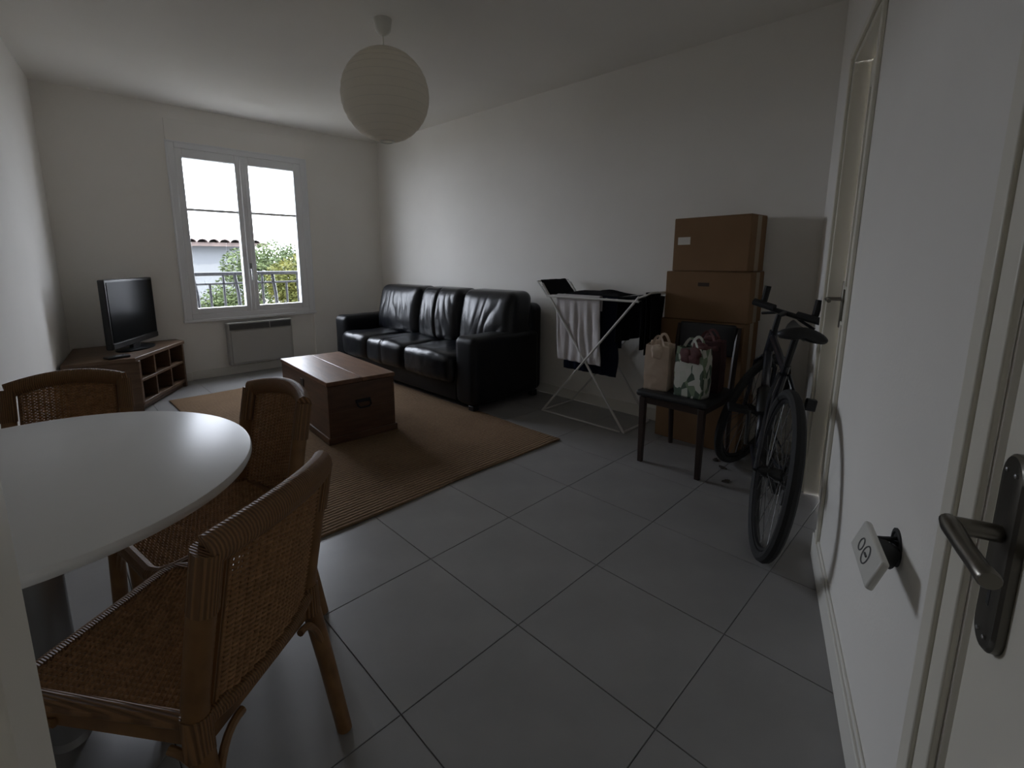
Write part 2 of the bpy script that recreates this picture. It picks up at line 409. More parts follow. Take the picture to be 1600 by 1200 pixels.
# ------------------------------------------------------------------ window
win = thing('window_1', 'white double casement window with four panes and a grey catch', 'window', (1.6, YA, 0), kind='structure')
FY0, FY1 = YA - 0.012, YA + 0.05
def wpart(name, boxes, m=pvc, par=win, bevel=0.004, **kw):
    mb = MB()
    for lo, hi in boxes: mb.box(lo, hi)
    return part(name, mb, m, par, world=True, bevel=bevel, **kw)
wpart('frame', [((WX0, FY0, WZ0), (WX0 + 0.055, FY1, WZ1)), ((WX1 - 0.055, FY0, WZ0), (WX1, FY1, WZ1)),
                ((WX0 + 0.055, FY0, WZ0), (WX1 - 0.055, FY1, WZ0 + 0.05)), ((WX0 + 0.055, FY0, WZ1 - 0.05), (WX1 - 0.055, FY1, WZ1))])
wpart('edge_bead', [((WX1 - 0.004, FY0 - 0.008, WZ0), (WX1 + 0.014, FY0, WZ1 + 0.01)), ((WX0 - 0.014, FY0 - 0.008, WZ1 - 0.004), (WX1 - 0.004, FY0, WZ1 + 0.01)), ((WX0 - 0.014, FY0 - 0.008, WZ0), (WX0 + 0.004, FY0, WZ1 - 0.004))])
wpart('sill', [((WX0 - 0.02, FY0 - 0.012, WZ0 - 0.028), (WX1 + 0.02, FY1, WZ0))])
GX = [(1.078, 1.523), (1.65, 2.10)]; GZ0, GZ1, GMID = 0.705, 2.112, 1.646
mid = (GX[0][1] + GX[1][0]) / 2
for k, (a, b_) in enumerate(GX):
    x0 = WX0 + 0.055 if k == 0 else mid + 0.001; x1 = mid - 0.001 if k == 0 else WX1 - 0.055
    sash = wpart('casement', [((x0, FY0 + 0.004, WZ0 + 0.05), (a, FY1 + 0.012, WZ1 - 0.05)), ((b_, FY0 + 0.004, WZ0 + 0.05), (x1, FY1 + 0.012, WZ1 - 0.05)),
                              ((a, FY0 + 0.004, WZ0 + 0.05), (b_, FY1 + 0.012, GZ0)), ((a, FY0 + 0.004, GZ1), (b_, FY1 + 0.012, WZ1 - 0.05))])
    wpart('glazing_bar', [((a, FY0 + 0.012, GMID - 0.011), (b_, FY1 + 0.004, GMID + 0.011))], par=sash, bevel=0.003)
    wpart('pane', [((a, YA + 0.022, GZ0), (b_, YA + 0.026, GMID - 0.011))], glass, sash, bevel=0)
    wpart('pane', [((a, YA + 0.022, GMID + 0.011), (b_, YA + 0.026, GZ1))], glass, sash, bevel=0)
wpart('meeting_stile', [((mid - 0.022, FY0 - 0.012, WZ0 + 0.055), (mid + 0.022, FY0 + 0.004, WZ1 - 0.055))], bevel=0.006)
hd = wpart('window_handle', [((mid - 0.014, FY0 - 0.022, 1.02), (mid + 0.014, FY0 - 0.012, 1.14))], MATS['brushed_steel'], bevel=0.004)
mb = MB().tube([(mid, FY0 - 0.02, 1.08), (mid, FY0 - 0.045, 1.08), (mid, FY0 - 0.05, 1.06), (mid, FY0 - 0.05, 0.97)], [0.008, 0.008, 0.009, 0.007], 8)
part('lever', mb, chrome, hd, world=True)

# ------------------------------------------------------------------ door 1 (recessed, behind the bicycle)
d1 = thing('door_1', 'cream panelled door set back behind the bicycle', 'door', Cw((D1A + D1B) / 2, 0, 0), kind='structure')
def cpart(name, boxes, m, par, bevel=0.003, **kw):
    mb = MB()
    for lo, hi in boxes: mb.box(lo, hi, CM)
    return part(name, mb, m, par, world=True, bevel=bevel, **kw)
cpart('leaf', [((D1A + 0.02, -0.095, 0.008), (D1B - 0.024, -0.06, DTOP - 0.024))], creamw, d1)
cpart('panel_moulding', [((2.13, -0.06, 1.02), (2.145, -0.05, 1.86)), ((2.585, -0.06, 1.02), (2.60, -0.05, 1.86)), ((2.145, -0.06, 1.845), (2.585, -0.05, 1.86)), ((2.145, -0.06, 1.02), (2.585, -0.05, 1.035)),
                         ((2.13, -0.06, 0.15), (2.145, -0.05, 0.88)), ((2.585, -0.06, 0.15), (2.60, -0.05, 0.88)), ((2.145, -0.06, 0.865), (2.585, -0.05, 0.88)), ((2.145, -0.06, 0.15), (2.585, -0.05, 0.165))], creamw, d1)
cpart('frame', [((D1B - 0.02, -0.15, 0), (D1B, 0.0, DTOP)), ((D1A, -0.15, 0), (D1A + 0.018, 0.0, DTOP)), ((D1A + 0.018, -0.15, DTOP - 0.02), (D1B - 0.02, 0.0, DTOP))], creamw, d1)
cpart('casing', [((D1B, 0, 0), (D1B + 0.03, 0.012, DTOP + 0.03)), ((D1A - 0.035, 0, 0.0), (D1A, 0.012, DTOP + 0.03)), ((D1A, 0, DTOP), (D1B, 0.012, DTOP + 0.03))], creamw, d1)
h1 = cpart('door_handle', [((2.625, -0.06, 0.845), (2.655, -0.050, 1.055))], handle_m, d1, bevel=0.004)
mb = MB().tube([CM @ Vector(q) for q in [(2.64, -0.05, 0.975), (2.64, 0.0, 0.975), (2.625, 0.006, 0.975), (2.53, 0.006, 0.972)]], 0.008, 8)
part('lever', mb, handle_m, h1, world=True)

# ------------------------------------------------------------------ door 2 (near, with lever handle)
d2 = thing('door_2', 'near cream door with a bronze lever handle and long plate', 'door', Cw((D2A + D2B) / 2, 0, 0), kind='structure')
cpart('leaf', [((D2A + 0.004, -0.042, 0.008), (D2B - 0.006, -0.004, DTOP + 0.012))], creamw, d2, bevel=0.004)
cpart('casing', [((D2B + 0.004, 0, 0), (D2B + 0.052, 0.010, DTOP + 0.07)), ((D2B + 0.052, 0, 0), (D2B + 0.092, 0.016, DTOP + 0.09)), ((D2A, 0, DTOP + 0.02), (D2B + 0.004, 0.012, DTOP + 0.09))], creamw, d2, bevel=0.003)
cpart('jamb', [((D2B - 0.006, -0.15, 0), (D2B + 0.004, -0.012, DTOP + 0.02))], creamw, d2)
# stadium plate
pc, pw, ph = 0.734, 0.056, 0.248; pz = 0.808
mb = MB(); ring = []
rr = pw / 2
for k in range(13): a = pi * k / 12; ring.append((pc + rr * cos(a), pz + ph / 2 - rr + rr * sin(a)))
for k in range(13): a = pi + pi * k / 12; ring.append((pc + rr * cos(a), pz - ph / 2 + rr + rr * sin(a)))
nn = len(ring)
vs = [CM @ Vector((s, -0.004, z)) for s, z in ring] + [CM @ Vector((s, 0.004, z)) for s, z in ring] + [CM @ Vector((pc + (s - pc) * 0.86, 0.007, pz + (z - pz) * 0.975)) for s, z in ring]
fs = [(i, (i + 1) % nn, nn + (i + 1) % nn, nn + i) for i in range(nn)] + [(nn + i, nn + (i + 1) % nn, 2 * nn + (i + 1) % nn, 2 * nn + i) for i in range(nn)] + [tuple(range(2 * nn, 3 * nn))]
mb.add(vs, fs)
h2 = part('handle_plate', mb, plate_m, d2, world=True, merge=True)
mb = MB().tube([CM @ Vector(q) for q in [(pc, 0.006, 0.834), (pc, 0.040, 0.834), (pc, 0.048, 0.834)]], [0.0105, 0.0105, 0.010], 14)
part('neck', mb, handle_m, h2, world=True)
mb = MB().tube([CM @ Vector(q) for q in [(pc + 0.011, 0.05, 0.836), (pc + 0.006, 0.0515, 0.836), (pc - 0.01, 0.052, 0.835), (pc - 0.05, 0.050, 0.830), (pc - 0.085, 0.049, 0.829), (pc - 0.108, 0.048, 0.829), (pc - 0.111, 0.048, 0.829)]],
              [0.004, 0.0085, 0.0105, 0.0095, 0.0095, 0.0105, 0.009], 14)
part('lever', mb, handle_m, h2, world=True)
mb = MB()
for s, z in ((pc + 0.011, pz + ph / 2 - 0.022), (pc - 0.011, pz + ph / 2 - 0.022), (pc + 0.009, pz - ph / 2 + 0.02), (pc - 0.009, pz - ph / 2 + 0.02)):
    part('screw', MB().lathe([(0.0001, 0.003), (0.0028, 0.002), (0.003, 0)], n=8, M=CM @ Matrix.Translation((s, 0.007, z)) @ Matrix.Rotation(radians(-90), 4, 'X')), alloy, h2, world=True)
mb = MB().box((pc - 0.0035, 0.0066, 0.742), (pc + 0.0035, 0.0075, 0.772), CM)
part('keyhole', mb, greypl, h2, world=True, bevel=0.002)

# ------------------------------------------------------------------ loose socket hanging from the wall
so = thing('wall_socket', 'white wall socket hanging loose from its black hole', 'socket', Cw(1.14, 0, 0.55))
mb = MB().lathe([(0.037, -0.002), (0.037, 0.003), (0.030, 0.004), (0.028, 0.001)], n=20, M=CM @ Matrix.Translation((1.125, 0, 0.595)) @ Matrix.Rotation(radians(-90), 4, 'X'))
part('back_box', mb, greypl, so, world=True)
SM = CM @ Matrix.Translation((1.068, 0.053, 0.598)) @ Matrix.Rotation(radians(18), 4, 'X')
mb = MB().box((-0.079, -0.007, -0.031), (0.079, 0.006, 0.031), SM)
pl = part('plate', mb, whitepl, so, world=True, bevel=0.004)
for ox, rad in ((-0.012, 0.017), (0.028, 0.012)):
    part('socket_ring', MB().tube([SM @ Vector((ox + rad * cos(2 * pi * k / 20), 0.0062, rad * sin(2 * pi * k / 20))) for k in range(20)], 0.0016, 5, closed=True), rad_dark, pl, world=True)
part('earth_pin', MB().box((-0.02, 0.0055, -0.002), (-0.004, 0.0085, 0.002), SM), rad_dark, pl, world=True, bevel=0.001)
for k in range(5):
    a = k * 1.25
    part('wire', MB().tube(bez(CM @ Vector((1.125 + 0.015 * cos(a), 0.0, 0.597 + 0.015 * sin(a))), CM @ Vector((1.12 + 0.03 * cos(a * 2), 0.025, 0.605 + 0.02 * sin(a))), SM @ Vector((0.03 + 0.02 * cos(a), -0.006, 0.02 * sin(a))), 8), 0.0035, 6), greypl, so, world=True)
mb = MB().lathe([(0.026, 0), (0.027, 0.018), (0.022, 0.040)], n=14, M=SM @ Matrix.Translation((0.03, -0.006, 0)) @ Matrix.Rotation(radians(90), 4, 'X'))
part('mechanism', mb, greypl, pl, world=True)

# ------------------------------------------------------------------ outside: railing, neighbour house, shrubs
ra = thing('railing', 'black iron guard railing outside the window', 'railing', (1.6, 5.64, 0.62))
RY = 5.64
part('rail', MB().tube([(0.9, RY, 1.03), (2.3, RY, 1.03)], 0.02, 8), dark_metal, ra, world=True)
part('rail', MB().tube([(0.9, RY, 0.925), (2.3, RY, 0.925)], 0.011, 8), dark_metal, ra, world=True)
part('rail', MB().tube([(0.9, RY, 0.66), (2.3, RY, 0.66)], 0.009, 8), dark_metal, ra, world=True)
for k in range(10):
    x = 1.02 + k * 0.132
    if k % 3 == 1: mbt = MB().tube([(x - 0.02, RY, 1.03), (x - 0.005, RY + 0.01, 0.93), (x + 0.012, RY + 0.02, 0.8), (x + 0.01, RY, 0.66)], 0.019, 6)
    else: mbt = MB().tube([(x, RY, 0.925 if k % 3 else 1.03), (x, RY, 0.66)], 0.0125, 6)
    part('baluster', mbt, dark_metal, ra, world=True)

for x in (0.93, 2.27):
    for z in (1.03, 0.66): part('wall_bracket', MB().tube([(x, RY, z), (x, 5.545, z)], 0.01, 6), dark_metal, ra, world=True)
hs = thing('neighbour_house', 'pale rendered house with a clay tiled roof edge beyond the railing', 'house', (2.5, 12, -0.9))
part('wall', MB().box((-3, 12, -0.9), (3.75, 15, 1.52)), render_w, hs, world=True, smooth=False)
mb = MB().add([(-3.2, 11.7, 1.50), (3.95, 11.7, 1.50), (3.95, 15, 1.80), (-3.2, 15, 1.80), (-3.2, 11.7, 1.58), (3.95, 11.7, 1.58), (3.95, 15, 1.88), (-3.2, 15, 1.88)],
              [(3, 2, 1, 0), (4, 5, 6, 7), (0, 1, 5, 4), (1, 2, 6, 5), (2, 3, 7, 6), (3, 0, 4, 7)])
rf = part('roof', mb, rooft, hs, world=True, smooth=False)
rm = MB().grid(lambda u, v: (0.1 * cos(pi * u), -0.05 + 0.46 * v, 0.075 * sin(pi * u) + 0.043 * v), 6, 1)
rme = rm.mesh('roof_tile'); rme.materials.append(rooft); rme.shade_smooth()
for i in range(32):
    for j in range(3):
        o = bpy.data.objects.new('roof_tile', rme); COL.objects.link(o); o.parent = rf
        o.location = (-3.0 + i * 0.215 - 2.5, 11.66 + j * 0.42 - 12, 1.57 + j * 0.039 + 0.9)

def shrub(name, label, blobs, count, m, base):
    t = thing(name, label, 'shrub', base, group='garden shrubs')
    rnd = random.Random(len(blobs) * 31 + count); mb = MB()
    for i in range(count):
        c, r = blobs[rnd.randrange(len(blobs))]
        d = Vector((rnd.gauss(0, 1), rnd.gauss(0, 1), rnd.gauss(0, 1))).normalized() * (rnd.random() ** 0.4)
        p = Vector((c[0] + d.x * r[0], c[1] + d.y * r[1], c[2] + d.z * r[2]))
        a = Vector((rnd.gauss(0, 1), rnd.gauss(0, 1), rnd.gauss(0, 0.6))).normalized(); b_ = a.orthogonal().normalized()
        b_.rotate(Matrix.Rotation(rnd.random() * 6.28, 3, a)); s = rnd.uniform(0.022, 0.042); n_ = a.cross(b_)
        mb.add([p - a * s, p + b_ * s * 0.45 + n_ * s * 0.15, p + a * s, p - b_ * s * 0.45 + n_ * s * 0.15], [(0, 1, 2, 3)])
    part('foliage', mb, m, t, world=True, smooth=False, kind='stuff')
    bs = Vector(base)
    for c, r in blobs:
        mb = MB().tube(bez(bs, (bs.x * 0.5 + c[0] * 0.5, bs.y, c[2] * 0.6 + bs.z * 0.4), c, 6), [0.05, 0.045, 0.04, 0.03, 0.025, 0.02, 0.012], 6)
        part('stem', mb, bark, t, world=True)
    return t
shrub('garden_shrub', 'tall loose green shrub behind the iron railing', [((2.45, 8.3, 1.05), (0.42, 0.35, 0.35)), ((2.75, 8.4, 0.95), (0.40, 0.4, 0.50)), ((2.35, 8.3, 0.62), (0.5, 0.4, 0.4)), ((2.0, 8.3, 0.45), (0.45, 0.35, 0.30)), ((1.95, 8.2, 0.25), (0.4, 0.35, 0.35))], 7000, leafg, (2.4, 8.4, -0.9))
shrub('garden_shrub', 'yellow green shrub beside the taller green shrub outside', [((2.70, 7.3, 0.88), (0.31, 0.27, 0.31)), ((2.97, 7.35, 0.84), (0.31, 0.3, 0.45)), ((2.79, 7.25, 0.56), (0.4, 0.3, 0.36))], 5000, leafy, (2.83, 7.35, -0.9))
shrub('garden_shrub', 'green shrub top rising behind the yellow green shrub', [((3.35, 9.6, 1.2), (0.43, 0.33, 0.38)), ((3.8, 9.6, 1.15), (0.38, 0.33, 0.38)), ((3.56, 9.6, 0.7), (0.65, 0.33, 0.5))], 5000, leafg, (3.56, 9.6, -0.9))
mb = MB().box((-14, 5.55, -1.2), (22, 40, -0.9))
tag(part('ground', mb, outground, smooth=False), 'garden ground outside below the window', 'ground', kind='structure')

# ------------------------------------------------------------------ sofa
SX0, SX1, SY0, SY1 = 2.27, 3.09, 2.565, 4.85
sofa = thing('sofa', 'black leather three seat sofa with plump wrinkled back cushions', 'sofa', (2.68, 3.70, 0))
def arm_fn(p, nr, u):
    return p + nr * 0.006 * noise.noise(p * 5)
for y0, y1 in ((SY0, SY0 + 0.235), (SY1 - 0.235, SY1)):
    part('armrest', MB().rbox((SX0, y0, 0.045), (3.03, y1, 0.585), 0.055, 5, arm_fn, (10, 4, 8)), leather_flat, sofa, world=True, merge=True)
part('base', MB().rbox((SX0 + 0.015, SY0 + 0.225, 0.055), (3.0, SY1 - 0.225, 0.30), 0.02, 3, None, (4, 8, 3)), leather_flat, sofa, world=True, merge=True)
part('back_frame', MB().rbox((2.92, SY0 + 0.02, 0.045), (SX1, SY1 - 0.05, 0.80), 0.06, 5, None, (4, 12, 8)), leather_flat, sofa, world=True, merge=True)
for i, (y0, y1) in enumerate(((2.805, 3.462), (3.470, 4.112), (4.120, 4.612))):
    def sf(p, nr, u, i=i):
        k = (1 - u.y * u.y)
        q = p + Vector((0, 0, 1)) * (0.022 * k * max(0, u.z)) + Vector((-1, 0, 0)) * (0.03 * k * max(0, -u.x))
        w = noise.noise(Vector((p.x * 4, p.y * 9 + i * 7, p.z * 5))) * 0.007
        fine = noise.noise(Vector((p.x * 22, p.y * 34 + i * 3, p.z * 30))) * 0.0035 * (1 if i == 0 else 0.4)
        q = q + nr * (w + fine)
        if i == 1: q = q - nr * 0.012 * exp(-((p.y + 0.0) / 0.012) ** 2) * max(0, -u.x + 0.2)
        return q
    part('seat_cushion', MB().rbox((2.225, y0, 0.20), (2.86, y1, 0.425), 0.06, 5, sf, (16, 26, 6)), leather, sofa, world=True, merge=True, angle=80)
for i, (y0, y1) in enumerate(((2.585, 3.235), (3.245, 3.865), (3.875, 4.635))):
    h = (y1 - y0) / 2
    def bf(p, nr, u, i=i, h=h):
        front = max(0, -u.x)
        belly = (1 - u.y ** 4) * (1 - max(-1, min(1, (u.z + 0.15))) ** 2)
        q = p + Vector((-1, 0, 0)) * 0.055 * belly * front
        env = max(0, 1 - (u.y * 0.95) ** 4) * max(0, 1 - abs(u.z + 0.1) ** 2.5)
        w = p.y + p.z * (0.22 if i == 0 else -0.25) + 0.015 * noise.noise(p * 6)
        wr = abs(sin(w * 27 + i * 1.7 + 2.6 * noise.noise(Vector((p.y * 5, p.z * 3, i)))))
        q = q + Vector((1, 0, 0)) * front * env * (0.011 * (1 - wr) ** 1.5 * (0.6 + 0.8 * noise.noise(Vector((p.y * 4, p.z * 6, i + 9.0)))) + 0.012 * (0.5 + 0.5 * noise.noise(Vector((p.y * 16, p.z * 7, i * 4.0)))))
        if i == 1: q = q + Vector((1, 0, 0)) * front * 0.022 * exp(-((p.y - p.z * 0.12) / 0.014) ** 2)
        taper = 1 - 0.05 * max(0, u.z); q.y *= taper
        q.x += 0.13 * (q.z + 0.23)            # lean back
        return q
    part('back_cushion', MB().rbox((2.66, y0, 0.405), (2.93, y1, 0.905), 0.075, 6, bf, (5, 60, 34)), leather, sofa, world=True, merge=True, angle=80)
for x in (SX0 + 0.05, 3.0):
    for y in (SY0 + 0.06, SY1 - 0.06):
        part('foot', MB().box((x - 0.03, y - 0.03, 0.012 if x < 2.5 else 0), (x + 0.03, y + 0.03, 0.05)), black_pl, sofa, world=True, bevel=0.004)

# ------------------------------------------------------------------ rug
rx0, rx1, ry0, ry1 = 0.655, 2.335, 1.805, 4.60
def rugf(p, nr, u):
    q = p.copy()
    q.x += 0.006 * sin(p.y * 7) * abs(u.x) ** 8 ; q.y += 0.008 * sin(p.x * 5 + 1) * abs(u.y) ** 8
    q.z += 0.0012 * noise.noise(p * 9)
    return q
rug = part('rug', MB().rbox((rx0, ry0, 0), (rx1, ry1, 0.012), 0.005, 2, rugf, (30, 50, 1)), jute, merge=True)
tag(rug, 'large brown braided jute rug under the wooden trunk', 'rug')

# ------------------------------------------------------------------ wooden trunk
tk = thing('wooden_trunk', 'old reddish wooden trunk used as a coffee table', 'trunk', (1.462, 3.178, 0.0135), radians(-4.2))
W2, L2, H2 = 0.228, 0.475, 0.404
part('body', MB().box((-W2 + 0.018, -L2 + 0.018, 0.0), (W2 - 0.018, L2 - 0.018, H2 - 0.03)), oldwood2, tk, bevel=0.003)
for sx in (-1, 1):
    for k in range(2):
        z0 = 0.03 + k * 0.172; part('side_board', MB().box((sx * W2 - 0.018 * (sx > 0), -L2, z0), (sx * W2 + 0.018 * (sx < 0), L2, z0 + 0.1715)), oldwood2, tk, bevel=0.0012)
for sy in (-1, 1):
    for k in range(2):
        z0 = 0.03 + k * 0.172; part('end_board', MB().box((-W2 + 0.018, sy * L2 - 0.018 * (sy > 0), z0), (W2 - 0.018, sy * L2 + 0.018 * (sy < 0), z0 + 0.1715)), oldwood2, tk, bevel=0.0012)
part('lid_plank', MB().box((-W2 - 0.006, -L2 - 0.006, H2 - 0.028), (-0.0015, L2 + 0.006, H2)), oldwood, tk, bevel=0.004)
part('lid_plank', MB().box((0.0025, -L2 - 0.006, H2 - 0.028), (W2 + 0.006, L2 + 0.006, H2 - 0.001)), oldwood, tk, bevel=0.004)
mb = MB()
mb.box((-W2 - 0.012, -L2 - 0.012, 0), (-W2, L2 + 0.012, 0.045)); mb.box((W2, -L2 - 0.012, 0), (W2 + 0.012, L2 + 0.012, 0.045))
mb.box((-W2, -L2 - 0.012, 0), (W2, -L2, 0.045)); mb.box((-W2, L2, 0), (W2, L2 + 0.012, 0.045))
part('plinth', mb, oldwood2, tk, bevel=0.004)
for sy in (-1, 1):
    hh = part('handle', MB().box((-0.052, sy * (L2 + 0.004) - 0.004, 0.240), (0.052, sy * (L2 + 0.004) + 0.004, 0.262)), dark_metal, tk, bevel=0.003)
    part('bail', MB().tube([(-0.045, sy * (L2 + 0.012), 0.25), (-0.045, sy * (L2 + 0.026), 0.225), (-0.03, sy * (L2 + 0.028), 0.212), (0.03, sy * (L2 + 0.028), 0.212), (0.045, sy * (L2 + 0.026), 0.225), (0.045, sy * (L2 + 0.012), 0.25)], 0.006, 7), dark_metal, hh)
part('lock_plate', MB().box((-W2 - 0.005, -0.03, 0.27), (-W2 + 0.001, 0.03, 0.34)), dark_metal, tk, bevel=0.002)
mb = MB()
for (kx, ky) in ((-0.12, -0.28), (-0.05, 0.02), (-0.19, 0.2), (0.12, -0.1), (0.01, 0.3)):
    part('knot', MB().lathe([(0.0001, 0.0008), (0.007, 0.0005), (0.009, 0)], (kx, ky, H2 - 0.0008), 10), inkm, tk)

# ------------------------------------------------------------------ media unit (corner piece)
A = Vector((0.465, 4.43, 0)); B = Vector((0.885, 5.085, 0)); E_ = (B - A).normalized(); NI = Vector((-E_.y, E_.x, 0)); LF = (B - A).length
tu = thing('media_unit', 'low brown wooden media unit with six open cubbies', 'cabinet', (0.5, 4.8, 0))
pent = [(0.445, 4.41), (0.90, 5.105), (0.86, 5.262), (0.115, 5.262), (0.015, 4.43)]
pin = [(0.47, 4.44), (0.875, 5.08), (0.845, 5.25), (0.13, 5.25), (0.035, 4.45)]
UZ = 0.432
part('top_board', MB().prism(pent, UZ - 0.03, UZ), tvwood, tu, world=True, bevel=0.004)
part('bottom_board', MB().prism(pin, 0.045, 0.072), tvwood, tu, world=True, bevel=0.003)
FM = Matrix(((E_.x, NI.x, 0, A.x), (E_.y, NI.y, 0, A.y), (0, 0, 1, 0), (0, 0, 0, 1)))
def fbox(name, lo, hi, par=tu, m=tvwood): return part(name, MB().box(lo, hi, FM), m, par, world=True, bevel=0.003)
fbox('upright', (0, 0, 0.072), (0.028, 0.30, UZ - 0.03)); fbox('upright', (LF - 0.028, 0, 0.0), (LF, 0.11, UZ - 0.03))
for t in (LF / 3, 2 * LF / 3): fbox('divider', (t - 0.01, 0.008, 0.072), (t + 0.01, 0.22, UZ - 0.03))
fbox('shelf', (0.028, 0.006, 0.228), (LF - 0.028, 0.2, 0.25)); fbox('back_panel', (0.028, 0.2, 0.072), (LF - 0.028, 0.212, UZ - 0.03))
part('side_panel', MB().box((0.03, 4.43, 0.0), (0.465, 4.452, UZ - 0.03)), tvwood, tu, world=True, bevel=0.003)
fbox('plinth', (0.02, 0.03, 0), (LF - 0.02, 0.05, 0.045))

# ------------------------------------------------------------------ television and set top box
ET = Vector((0.525, 0.851, 0)); NT = Vector((0.851, -0.525, 0))
TM = Matrix(((ET.x, NT.x, 0, 0.515), (ET.y, NT.y, 0, 4.93), (0, 0, 1, UZ), (0, 0, 0, 1)))
tv = thing('television', 'black flat screen television on the media unit', 'television', (0.515, 4.93, UZ))
TW = 0.37
part('housing', MB().box((-TW, -0.03, 0.045), (TW, 0.018, 0.59), TM), black_pl, tv, world=True, bevel=0.008)
part('screen', MB().box((-TW + 0.022, 0.017, 0.10), (TW - 0.022, 0.0215, 0.57), TM), gloss_black, tv, world=True, bevel=0.001)
part('speaker_strip', MB().box((-TW + 0.01, 0.017, 0.052), (TW - 0.01, 0.024, 0.092), TM), black_pl, tv, world=True, bevel=0.002)
part('neck', MB().box((-0.06, -0.02, 0.01), (0.06, 0.01, 0.05), TM), black_pl, tv, world=True, bevel=0.004)
part('stand_base', MB().lathe([(0.0001, 0), (1, 0), (1, 0.008), (0.9, 0.014), (0.0001, 0.016)], n=32, M=TM @ Matrix.Translation((0, 0.0, 0)) @ Matrix.Diagonal((0.21, 0.12, 1, 1))), gloss_black, tv, world=True)
stb = thing('media_box', 'small flat black device in front of the television', 'device', (0.345, 4.50, UZ), radians(20))
part('case', MB().rbox((-0.075, -0.045, 0), (0.075, 0.045, 0.02), 0.009, 4, None, (4, 4, 1)), black_pl, stb, merge=True)
part('button', MB().lathe([(0.0001, 0.003), (0.008, 0.002), (0.009, 0)], (0.045, 0, 0.02), 12), rad_dark, stb)

# ------------------------------------------------------------------ electric radiator
rd = thing('radiator', 'white electric panel radiator below the window', 'radiator', (1.62, YA, 0.1))
part('housing', MB().box((1.30, YA - 0.07, 0.105), (1.945, YA + 0.013, 0.545)), rad_white, rd, world=True, bevel=0.008)
part('front_panel', MB().box((1.325, YA - 0.082, 0.125), (1.925, YA - 0.069, 0.458)), rad_white, rd, world=True, bevel=0.005)
part('grille_recess', MB().box((1.32, YA - 0.074, 0.468), (1.93, YA - 0.069, 0.530)), rad_dark, rd, world=True, bevel=0.001)
for k in range(5): part('slat', MB().box((1.325, YA - 0.082, 0.471 + k * 0.0125), (1.925, YA - 0.073, 0.476 + k * 0.0125)), rad_dark, rd, world=True)
part('grille_post', MB().box((1.705, YA - 0.084, 0.466), (1.713, YA - 0.072, 0.532)), rad_white, rd, world=True)

# ------------------------------------------------------------------ paper lantern
LX, LY = 1.57, 2.52; ZC = zceil(LY)
lp = thing('pendant_lamp', 'round white paper lantern hanging from the ceiling', 'lamp', (LX, LY, ZC))
part('ceiling_rose', MB().lathe([(0.052, 0), (0.05, -0.012), (0.044, -0.055), (0.030, -0.074), (0.012, -0.082), (0.0001, -0.083)], (LX, LY, ZC - 0.001), 24), whitepl, lp, world=True)
LZ, LR = 2.09, 0.252
part('cord', MB().tube([(LX, LY, ZC - 0.07), (LX, LY, LZ + 0.12)], 0.003, 6), whitepl, lp, world=True)
rib = 17
def lant(u, v):
    a = 2 * pi * u; t = 0.045 + 0.91 * v
    ph_ = pi * t; scal = 0.0018 * abs(sin(pi * t * rib)) + 0.0015 * noise.noise(Vector((cos(a) * 3, sin(a) * 3, t * 25)))
    r = LR + scal - 0.003
    return (LX + r * sin(ph_) * cos(a), LY + r * sin(ph_) * sin(a), LZ + r * 1.0 * cos(ph_))
shade = part('paper_shade', MB().grid(lant, 48, 136, True), paper, lp, world=True, angle=60)
mb = MB()
for k in range(1, rib):
    t = k / rib
    if t < 0.05 or t > 0.95: continue
    r = LR - 0.002
    mb.tube([(LX + r * sin(pi * t) * cos(2 * pi * q / 40), LY + r * sin(pi * t) * sin(2 * pi * q / 40), LZ + r * cos(pi * t)) for q in range(40)], 0.0008, 4, closed=True)
part('wire_rib', mb, whitepl, shade, world=True, kind='stuff')
for s in (1, -1):
    part('end_ring', MB().tube([(LX + 0.038 * cos(2 * pi * q / 24), LY + 0.038 * sin(2 * pi * q / 24), LZ + s * 0.249) for q in range(24)], 0.004, 6, closed=True), whitepl, shade, world=True)
part('bulb_holder', MB().lathe([(0.0001, 0.13), (0.018, 0.13), (0.02, 0.06), (0.024, 0.04), (0.032, 0.0), (0.026, -0.03), (0.0001, -0.04)], (LX, LY, LZ), 16), whitepl, lp, world=True)

# ------------------------------------------------------------------ round table
tb = thing('dining_table', 'white oval topped dining table on a steel pedestal', 'table', (-0.08, 1.372, 0))
part('table_top', MB().lathe([(0.0001, 0.675), (0.96, 0.675), (0.992, 0.679), (1.0, 0.686), (1.0, 0.694), (0.995, 0.699), (0.985, 0.70), (0.0001, 0.70)], n=96, M=Matrix.Diagonal((0.438, 0.458, 1, 1)), closed_ends=False), tabletop_m, tb, merge=True)
part('pedestal', MB().lathe([(0.036, 0.02), (0.036, 0.66)], n=24), chrome, tb)
part('mounting_plate', MB().lathe([(0.15, 0.655), (0.15, 0.675)], n=24), chrome, tb)
part('base', MB().lathe([(0.235, 0), (0.238, 0.006), (0.225, 0.012), (0.08, 0.024), (0.04, 0.032), (0.036, 0.05)], n=40), chrome, tb)

